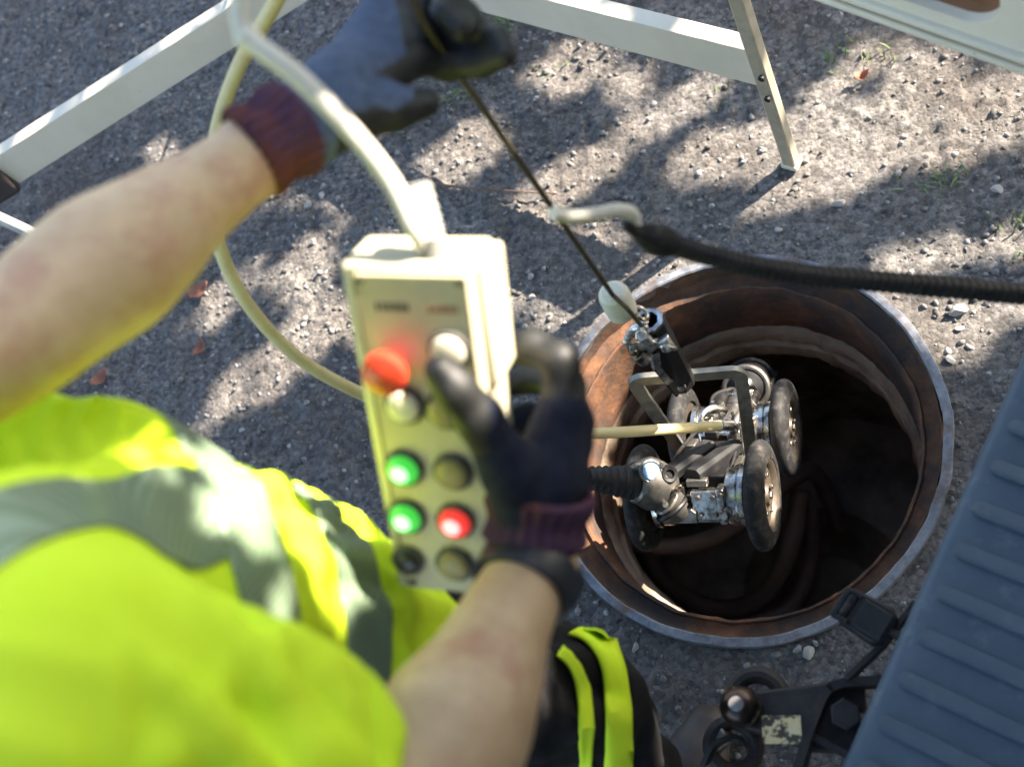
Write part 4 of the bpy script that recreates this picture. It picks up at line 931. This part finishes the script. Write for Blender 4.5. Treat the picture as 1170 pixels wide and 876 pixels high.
for (t0, p0, t1, p1, r_) in ((.05, 1.3, .45, .55, .013), (.22, 1.5, .66, .62, .012), (.42, 1.6, .85, .75, .011), (.62, 1.2, .93, .25, .010), (.05, .55, .5, -.05, .011), (.5, .0, .9, -.5, .010), (.3, -.4, .75, -.9, .011)):
    for i in range(6):
        a_, b_ = i/6, (i+1)/6; w_ = lambda q: .007-.006*math.sin(q*math.pi)
        SH.cone(sleeve_pt(t0+(t1-t0)*a_, p0+(p1-p0)*a_, w_(a_)), sleeve_pt(t0+(t1-t0)*b_, p0+(p1-p0)*b_, w_(b_)), r_, r_, .010)
# cut the sleeve hems (only near the arm)
for S0, Hm in ((RS, RH), (LS, LH)):
    n_h = (Hm-S0).normalized(); lo_ = np.array(Hm)-.14; hi_ = np.array(Hm)+.14; s3 = SH.sl(lo_, hi_, 0); Xc, Yc, Zc = SH.pts(s3)
    pl_ = (Xc-Hm.x)*n_h.x+(Yc-Hm.y)*n_h.y+(Zc-Hm.z)*n_h.z; rad = np.sqrt(np.maximum((Xc-Hm.x)**2+(Yc-Hm.y)**2+(Zc-Hm.z)**2-pl_**2, 0))
    SH.d[s3] = np.where(rad < .115, np.maximum(SH.d[s3], pl_.astype(np.float32)), SH.d[s3])
# raised folds: shirt front and armpit, along lines one sees
def ridge(pts, r_, k=.014):
    for a, b in zip(pts[:-1], pts[1:]): SH.cone(a, b, r_, r_, k)
def SHc(th_, z, out=0.0):
    a = np.interp(z, zz, aa)+out; b = np.interp(z, zz, bb)+out; o_ = np.interp(z, zz, off)
    return TC+ang_l*(a*math.sin(th_))+ang_f*(b*math.cos(th_)+o_)+Vector((0, 0, z))
for (t0, z0, t1, z1, r_) in ((.9, 1.24, .35, 1.10, .013), (1.2, 1.20, .75, .98, .014), (.55, 1.08, .30, .92, .012), (.15, 1.06, .10, .90, .012), (-.2, 1.12, -.05, .93, .012), (1.35, 1.10, 1.05, .90, .013), (.7, 1.0, .55, .86, .011), (1.05, 1.27, .80, 1.10, .010), (.95, 1.12, 1.15, .95, .012), (.62, 1.20, .78, 1.04, .010)):
    ridge([SHc(t0+(t1-t0)*i/5, z0+(z1-z0)*i/5, -.004+.004*math.sin(i*.63)) for i in range(6)], r_, .009)
shirt, sv, sf = body_mesh(SH, 'shirt', 'hivis', per, 2)

from mathutils.bvhtree import BVHTree
def shell(name, V_, F_, planes, material, parent, off_=.0022, test=None, thick=.0012):
    """band of cloth lying on a mesh: copy, cut between planes, push outwards"""
    bm = bmesh.new(); vs = [bm.verts.new(v) for v in V_]
    for f in F_:
        try: bm.faces.new([vs[i] for i in f])
        except ValueError: pass
    bm.normal_update()
    for p, n in planes:
        bmesh.ops.bisect_plane(bm, geom=bm.verts[:]+bm.edges[:]+bm.faces[:], plane_co=p, plane_no=n, clear_outer=True, dist=1e-6)
    if test:
        dl = [f for f in bm.faces if not test(f.calc_center_median())]; bmesh.ops.delete(bm, geom=dl, context='FACES')
    bm.normal_update(); org = ORG[parent.name]
    for v in bm.verts: v.co += v.normal*off_
    for v in bm.verts: v.co -= org
    me = bpy.data.meshes.new(name); bm.to_mesh(me); bm.free(); me.materials.append(MATS[material]); me.shade_smooth()
    o = bpy.data.objects.new(name, me); link(o, parent); ORG[o.name] = org
    s = o.modifiers.new('thick', 'SOLIDIFY'); s.thickness = thick; s.offset = -1
    return o
def arm_far(c):                                                            # on the torso, not on the sleeves
    q = Vector(c); u = (q-TC).dot(ang_l); v = (q-TC).dot(ang_f)
    return (u/np.interp(q.z, zz, aa))**2+(v/np.interp(q.z, zz, bb))**2 < 1.55 and (q-RS.lerp(RE, max(0, min(1, (q-RS).dot(RE-RS)/(RE-RS).length_squared)))).length > .088
for zc in (1.060, .908):
    tilt = (Zup-ang_f*.8-ang_l*.8).normalized()
    shell('reflective_band', sv, sf, [(TC+Vector((0, 0, zc))+tilt*.025, tilt), (TC+Vector((0, 0, zc))-tilt*.025, -tilt)], 'reflective', shirt, test=arm_far)
br_n = (ang_l+Zup*.10).normalized()
tilt = (Zup-ang_f*.8-ang_l*.8).normalized()
for u0, u1 in ((.122, .172),):
    nn = (ang_l-Zup*(.12 if u0 > 0 else -.12)).normalized()
    shell('reflective_brace', sv, sf, [(TC+ang_l*u1+Vector((0, 0, 1.33)), nn), (TC+ang_l*u0+Vector((0, 0, 1.33)), -nn), (TC+Vector((0, 0, 1.060))+tilt*.0255, -tilt)], 'reflective', shirt)

hn = (RE-RS).normalized()
shell('sleeve_hem', sv, sf, [(RH-hn*.004, hn), (RH-hn*.026, -hn)], 'hivis', shirt, off_=.0016, test=lambda c: (Vector(c)-RH).length < .11)
# --- trousers and boots
RK = P(655, 798, 1.40); RA = G(748, 950, .12); RHp = TC+ang_l*.095+Vector((0, .0, .88)); LHp = TC-ang_l*.095+Vector((0, 0, .88)); LK = Vector((-.76, .22, .48)); LA = Vector((-.82, .05, .12))
TR = Field((-.98, -.12, .08), (-.24, .44, 1.0), .008)
TR.ell((TC.x, TC.y, .90), (ang_l, ang_f, Zup), (.175, .130, .13), .03)
for Hp, Kn, An, sd in ((RHp, RK, RA, 61), (LHp, LK, LA, 65)):
    TR.cone(Hp, Kn, .094, .080, .04, sleeve_fold(sd, Hp, Kn)); TR.cone(Kn, An, .080, .068, .03, sleeve_fold(sd+2, Kn, An))
trou, tv, tf_ = body_mesh(TR, 'trousers', 'trouser', per, 2)
tb_ = BVHTree.FromPolygons([Vector(v) for v in tv], [tuple(f) for f in tf_])
def on_cloth(px, py, dflt, lift=.004):
    h_ = tb_.ray_cast(Vector((0, 0, CAM_H)), ray(px, py).normalized())
    return h_[0]+(h_[1] if h_[1] is not None else Zup)*lift if h_[0] is not None else P(px, py, dflt)
def ribbon(L_, R_, name, dflt=1.33, nw=5):
    Lp = spline([Vector((x, y, 0)) for x, y in L_], 6); Rp = spline([Vector((x, y, 0)) for x, y in R_], 6); vs = []; fs = []
    for a, b in zip(Lp, Rp):
        for k_ in range(nw): c_ = a.lerp(b, k_/(nw-1)); vs.append(on_cloth(c_.x, c_.y, dflt))
    for i in range(len(Lp)-1):
        for k_ in range(nw-1): fs.append((i*nw+k_, i*nw+k_+1, (i+1)*nw+k_+1, (i+1)*nw+k_))
    m = MB(); o = m.add(vs, fs).build(name, 'hivis', trou); s = o.modifiers.new('thick', 'SOLIDIFY'); s.thickness = .004; s.offset = 1
    return o
ribbon([(646, 728), (668, 738), (684, 765), (688, 815), (690, 890)], [(666, 716), (692, 722), (708, 760), (716, 810), (719, 890)], 'hivis_stripe')
ribbon([(632, 748), (648, 764), (656, 800), (664, 890)], [(640, 742), (658, 758), (670, 798), (679, 890)], 'hivis_piping')
for s_, An in ((1, RA), (-1, LA)):
    f_ = (ang_f+ang_l*.15*s_).normalized(); BO = Field((An.x-.2, An.y-.15, -.01), (An.x+.2, An.y+.35, .30), .006); a0 = Vector((An.x, An.y, 0))
    BO.cone(a0+Vector((0, 0, .24)), a0+Vector((0, 0, .10)), .056, .052, .02); BO.cone(a0-f_*.03+Vector((0, 0, .05)), a0+f_*.12+Vector((0, 0, .045)), .048, .046, .03); BO.cone(a0+f_*.10+Vector((0, 0, .05)), a0+f_*.17+Vector((0, 0, .042)), .048, .038, .02)
    BO.cut((0, 0, .008), (0, 0, -1)); body_mesh(BO, 'boot', 'boot_leather', per, 2)

# --- gloves
def glove(pts_all, chains, name, knit, coat_test, parent, vox=.0028, k=.010):
    A_ = np.array([tuple(p) for p in pts_all]); F_ = Field(A_.min(0)-.04, A_.max(0)+.04, vox)
    for pts, rad in chains: F_.chain([np.array(p) for p in pts], rad, k)
    V_, Q_ = F_.nets(); V_ = smooth_np(V_, Q_, 2); org = np.array(ORG[parent.name])
    o = np_mesh(name, V_-org, Q_, knit, parent); ORG[o.name] = Vector(org); me = o.data; me.materials.append(MATS['glove_coat'])
    cen = V_[Q_].mean(1); nr = np.cross(V_[Q_[:, 2]]-V_[Q_[:, 0]], V_[Q_[:, 3]]-V_[Q_[:, 1]]); nr /= np.linalg.norm(nr, axis=1)[:, None]+1e-12
    me.polygons.foreach_set('material_index', coat_test(cen, nr).astype(np.int32)); me.update()
    return o
def px_of(cen):
    M = np.array(AX.transposed()); c_ = (cen-np.array([0, 0, CAM_H]))@M.T
    return CX+FPX*c_[:, 0]/c_[:, 2], CY+FPX*c_[:, 1]/c_[:, 2], c_[:, 2]
# right hand round the control box
hR = [([P(614, 610, .897), P(622, 545, .888), P(640, 470, .880)], (.030, .029, .019)), ([P(614, 600, .90), P(636, 545, .905), P(652, 485, .905)], (.028, .024, .018)),
      ([P(618, 600, .91), P(640, 560, .925), P(652, 505, .925)], (.026, .021, .016)), ([P(614, 600, .91), P(634, 572, .94), P(642, 535, .945)], (.025, .019, .015)),
      ([P(646, 462, .878), P(640, 412, .872), P(606, 396, .885), P(578, 404, .905)], (.0165, .0135, .0125, .0110)),
      ([P(654, 482, .905), P(648, 440, .925), P(612, 430, .952), P(570, 442, .962)], (.016, .0135, .0125, .011)),
      ([P(654, 505, .925), P(640, 480, .955), P(604, 478, .972), P(566, 486, .974)], (.0155, .013, .012, .011)),
      ([P(643, 538, .945), P(626, 524, .975), P(596, 524, .985), P(570, 530, .984)], (.0145, .012, .011, .010)),
      ([P(604, 590, .890), P(582, 535, .858), P(548, 478, .828), P(520, 444, .812), P(503, 424, .806)], (.026, .0215, .0165, .0140, .0118))]
def coatR(cen, nr):
    x, y, d = px_of(cen); return ((y < 455) | (x < 560)) & (y < 520)
glove([p for c_ in hR for p in c_[0]], hR, 'right_glove', 'glove_knit_dark', coatR, per)
# left hand gripping the hoisting cable
hL = [([P(330, 150, .890), P(385, 112, .905), P(470, 62, .945)], (.030, .030, .019)), ([P(330, 150, .890), P(392, 100, .915), P(466, 38, .955)], (.030, .028, .018)),
      ([P(335, 146, .892), P(390, 92, .925), P(458, 14, .965)], (.028, .025, .017)), ([P(335, 146, .895), P(385, 96, .935), P(446, -6, .970)], (.026, .022, .016)),
      ([P(472, 62, .945), P(512, 72, .965), P(550, 70, .955), P(577, 62, .935)], (.0165, .0140, .0125, .0110)),
      ([P(468, 38, .955), P(515, 44, .975), P(550, 42, .960), P(568, 44, .940)], (.0165, .0140, .0125, .0110)),
      ([P(460, 14, .965), P(508, 12, .975), P(530, 20, .945), P(526, 32, .922)], (.016, .0135, .0125, .0115)),
      ([P(448, -6, .970), P(492, -16, .965), P(512, -4, .938), P(506, 14, .922)], (.0145, .0125, .0115, .0105)),
      ([P(352, 150, .890), P(402, 132, .893), P(450, 124, .905), P(486, 118, .915)], (.028, .0215, .0165, .0125))]
def coatL(cen, nr):
    x, y, d = px_of(cen); e = (x-470)+(y-62)*-.2
    palm = (nr@np.array(tuple((P(600, 200, 1)-P(400, 60, 1)).normalized()))) > .45
    return (e > -6) | (palm & (x > 385)) | ((y > 128) & (x > 395))
glove([p for c_ in hL for p in c_[0]], hL, 'left_glove', 'glove_knit', coatL, per)
def cuff(a, b, r0, r1, name, n=96, rings=14):
    a = Vector(a); b = Vector(b); e_, g_, d_ = frame(b-a); vs = []; fs = []
    for i in range(rings+1):
        t = i/rings
        for k_ in range(n):
            an = 2*math.pi*k_/n; r_ = r0+(r1-r0)*t+.0011*math.cos(an*24)+.0022*math.sin(t*9.0+math.sin(an*2)*.8)
            if i in (0, rings): r_ -= .003
            vs.append(a.lerp(b, t)+(e_*math.cos(an)+g_*math.sin(an))*r_)
    for i in range(rings):
        for k_ in range(n): fs.append((i*n+k_, i*n+(k_+1) % n, (i+1)*n+(k_+1) % n, (i+1)*n+k_))
    m = MB(); o = m.add(vs, fs).build(name, 'cuff_knit', per); s = o.modifiers.new('thick', 'SOLIDIFY'); s.thickness = .004; s.offset = -1; return o
cuff(P(619, 553, .892), P(609, 616, .905), .0435, .0400, 'right_cuff')
cuff(P(345, 140, .893), P(284, 178, .878), .0365, .0360, 'left_cuff')
m = MB(); wd_ = (RE-RW).normalized(); wc = P(601, 662, .889)
m.lathe([(.0330, -.0125), (.0400, -.0135), (.0412, -.010), (.0412, .010), (.0400, .0135), (.0330, .0125)], wc, wd_, 48, closed=True); wb = m.build('wrist_strap', 'strap_black', per)
m = MB(); q = P(668, 672, .90); m.box(wc+(q-wc).normalized()*.038, (.012, .030, .024), (frame(wd_)[0], wd_, frame(wd_)[1])); m.build('strap_buckle', 'strap_black', wb, bevel=.004)

# ------------------------------------------------------------------ tree overhanging the scene: its gaps make the dappled light
LIT = [  # sun flecks on the gravel, in photo pixels: capsule ends and radius
 (622, 90, 680, 60, 16), (497, 200, 553, 160, 16), (712, 104, 735, 82, 10), (716, 155, 818, 98, 9), (612, 226, 698, 182, 14), (565, 265, 625, 238, 13),
 (612, 296, 695, 268, 13), (625, 310, 665, 303, 9), (780, 193, 822, 165, 15), (505, 242, 530, 252, 10),
 (805, 185, 900, 150, 17), (915, 152, 1025, 118, 15), (900, 200, 1060, 152, 19), (870, 230, 990, 195, 11), (1035, 92, 1095, 70, 12), (1050, 130, 1190, 95, 24), (1085, 165, 1180, 138, 12), (1000, 58, 1080, 60, 10), (925, 112, 1000, 64, 6),
 (1015, 298, 1190, 268, 11), (1005, 348, 1120, 365, 18), (1110, 345, 1190, 360, 14), (1060, 400, 1110, 395, 14),
 (179, 187, 190, 178, 9), (224, 370, 282, 317, 8), (327, 333, 360, 300, 15), (286, 440, 376, 370, 15), (385, 354, 405, 387, 11), (224, 494, 261, 453, 5), (396, 150, 420, 140, 8),
 (740, 312, 800, 290, 8), (700, 345, 730, 325, 6),
 (660, 470, 860, 400, 30), (690, 560, 800, 500, 24), (700, 640, 900, 560, 20), (820, 430, 940, 380, 22), (640, 590, 720, 570, 24), (905, 560, 960, 520, 12)]
LIT3 = [(P(300, 606, .86), .032), (P(265, 580, .85), .034), (P(335, 625, .88), .030), (P(225, 556, .83), .030), (P(180, 530, .82), .024), (P(122, 505, .80), .016), (P(565, 330, .82), .075), (P(540, 290, .81), .06), (P(610, 395, .87), .05), (P(455, 400, .83), .045), (P(515, 395, .83), .045),
 (P(858, 545, 1.83), .10), (P(840, 465, 1.93), .09), (P(775, 560, 1.79), .06), (P(735, 540, 1.76), .05), (P(893, 500, 2.0), .06), (G(690, 430, -.08), .09), (G(700, 520, -.10), .08), (G(712, 600, -.12), .09), (G(790, 690, -.1), .05), (P(735, 390, 1.54), .06), (P(705, 345, 1.45), .04), (P(780, 430, 1.7), .05), (P(600, 660, .9), .0)]
SHADE3 = [(LE.lerp(LW, t/4), .075) for t in range(-1, 6)]+[(RE.lerp(RW, t/4), .075) for t in range(-1, 5)]+[(P(x, y, d), .09) for x, y, d in ((400, 90, .92), (500, 50, .95), (60, 480, .85), (200, 700, .66), (350, 780, .66), (80, 620, .62), (100, 780, .58), (420, 640, .9), (670, 760, 1.3), (700, 830, 1.32), (620, 520, .88), (640, 590, .9), (1110, 560, 1.45), (1040, 760, 1.45), (1140, 480, 1.45), (845, 806, 1.5), (900, 830, 1.5), (800, 289, 1.08), (860, 304, 1.10), (930, 315, 1.13), (1010, 322, 1.16), (1090, 329, 1.18), (740, 268, 1.05), (620, 810, 1.4), (560, 840, 1.6))]
for a_, b_, n_r in ((PA, CB, 14), (CB, CC, 14)):
    LIT3 += [(a_.lerp(b_, i/n_r)+Vector((0, .015, .335)), .034) for i in range(n_r+1) if i % 5 != 3]
def lit_at(px, py):
    best = 1e9
    for x0, y0, x1, y1, r_ in LIT:
        dx, dy = x1-x0, y1-y0; t = max(0, min(1, ((px-x0)*dx+(py-y0)*dy)/(dx*dx+dy*dy+1e-9)))
        best = min(best, math.hypot(px-x0-t*dx, py-y0-t*dy)-r_)
    return best
tree_b = Vector((2.9, 6.4, 0))
tree = empty('broadleaf_tree', tree_b, 'leafy tree overhanging from beyond the van and shading the gravel', 'tree')
c = MB(); top_ = Vector((2.3, 5.4, 2.9)); c.tube(spline([tree_b+Vector((0, 0, -.1)), tree_b+Vector((-.1, -.05, 1.2)), tree_b+Vector((-.35, -.2, 2.2)), top_], 8), lambda t: .20-.10*t, 14)
tr_ = c.build('trunk', 'bark', tree)
rs = random.Random(3)
sun_t = lambda z: SUN*(z/SUN.z)
leaves_v = []; leaves_f = []; nl = 0; spots = []
ctr = Vector((-0.95, 1.1, 0))
tries = 0
while nl < 36000 and tries < 300000:
    tries += 1
    gp = Vector((rs.uniform(-2.6, .65), rs.uniform(-.1, 2.45), 0)) if rs.random() < .72 else Vector((rs.uniform(-3.6, 1.3), rs.uniform(-1.6, 3.2), 0))                # where this leaf's shadow would fall
    z = rs.uniform(2.5, 3.2)
    if (gp.x-ctr.x)**2/6.5+(gp.y-ctr.y)**2/5.8 > 1.0+.25*math.sin(gp.x*5)+.2*math.cos(gp.y*7): continue
    px, py, d_ = proj((gp.x, gp.y, 0)); inside = d_ > 0 and -60 < px < 1230 and -60 < py < 940
    if inside:
        e = lit_at(px, py)
        if e < 15: continue
    else:
        hv = float(vnoise(np.array(gp.x*3.1+50), np.array(gp.y*4.3+50), 21))
        if hv > .66:
            p = gp+sun_t(z)
            if not any((p-q-SUN*(p-q).dot(SUN)).length < r_ for q, r_ in SHADE3): continue
    p = gp+sun_t(z)
    if any((p-q-SUN*(p-q).dot(SUN)).length < r_ for q, r_ in LIT3): continue
    # leaf: folded blade turned any way
    d = Vector((rs.gauss(0, 1), rs.gauss(0, 1), rs.gauss(0, .6))).normalized(); s_ = frame(d, (rs.gauss(0, 1), rs.gauss(0, 1), 1))[0]; L = rs.uniform(.045, .080); wd = L*.30
    n3 = d.cross(s_)*L*.12
    leaves_v += [p-d*L*.5, p-d*L*.15+s_*wd+n3, p+d*L*.2+s_*wd*.8+n3, p+d*L*.5, p+d*L*.2-s_*wd*.8+n3, p-d*L*.15-s_*wd+n3]
    o_ = nl*6; leaves_f += [(o_, o_+1, o_+2, o_+3), (o_, o_+3, o_+4, o_+5)]; nl += 1
    if nl % 260 == 0: spots.append(p)
for q, r_ in SHADE3:                                                          # extra unseen leaves added to keep sun off worker, hose and bumper
    for _ in range(70):
        e_, g_, _n2 = frame(SUN); a = rs.uniform(0, 6.283); rr = r_*1.1*math.sqrt(rs.random()); z = rs.uniform(2.5, 3.2)
        p = q+(e_*math.cos(a)+g_*math.sin(a))*rr; p = p+SUN*((z-p.z)/SUN.z)
        if any((p-q2-SUN*(p-q2).dot(SUN)).length < r2 for q2, r2 in LIT3): continue
        d = Vector((rs.gauss(0, 1), rs.gauss(0, 1), rs.gauss(0, .6))).normalized(); s_ = frame(d, (rs.gauss(0, 1), rs.gauss(0, 1), 1))[0]; L = rs.uniform(.06, .10); wd = L*.30; n3 = d.cross(s_)*L*.12
        leaves_v += [p-d*L*.5, p-d*L*.15+s_*wd+n3, p+d*L*.2+s_*wd*.8+n3, p+d*L*.5, p+d*L*.2-s_*wd*.8+n3, p-d*L*.15-s_*wd+n3]
        o_ = nl*6; leaves_f += [(o_, o_+1, o_+2, o_+3), (o_, o_+3, o_+4, o_+5)]; nl += 1
np_mesh_o = np_mesh('crown', np.array([tuple(v-tree_b) for v in leaves_v]), np.array(leaves_f), 'leaf', tree, smooth=False)
c = MB()
for p in spots:
    # twigs only where their own thin shadow stays inside leaf shade
    q = top_.lerp(p, .45)+Vector((rs.uniform(-.2, .2), rs.uniform(-.2, .2), .2)); path = spline([top_, q, p], 8); clear = True
    for s_ in path:
        pp = proj(s_-sun_t(s_.z))
        if pp[2] > 0 and -40 < pp[0] < 1210 and -40 < pp[1] < 920 and lit_at(pp[0], pp[1]) < 14: clear = False
    if clear: c.tube(path, lambda t: .020*(1-.85*t), 5)
br = c.build('branches', 'bark', tree); br['kind'] = 'stuff'
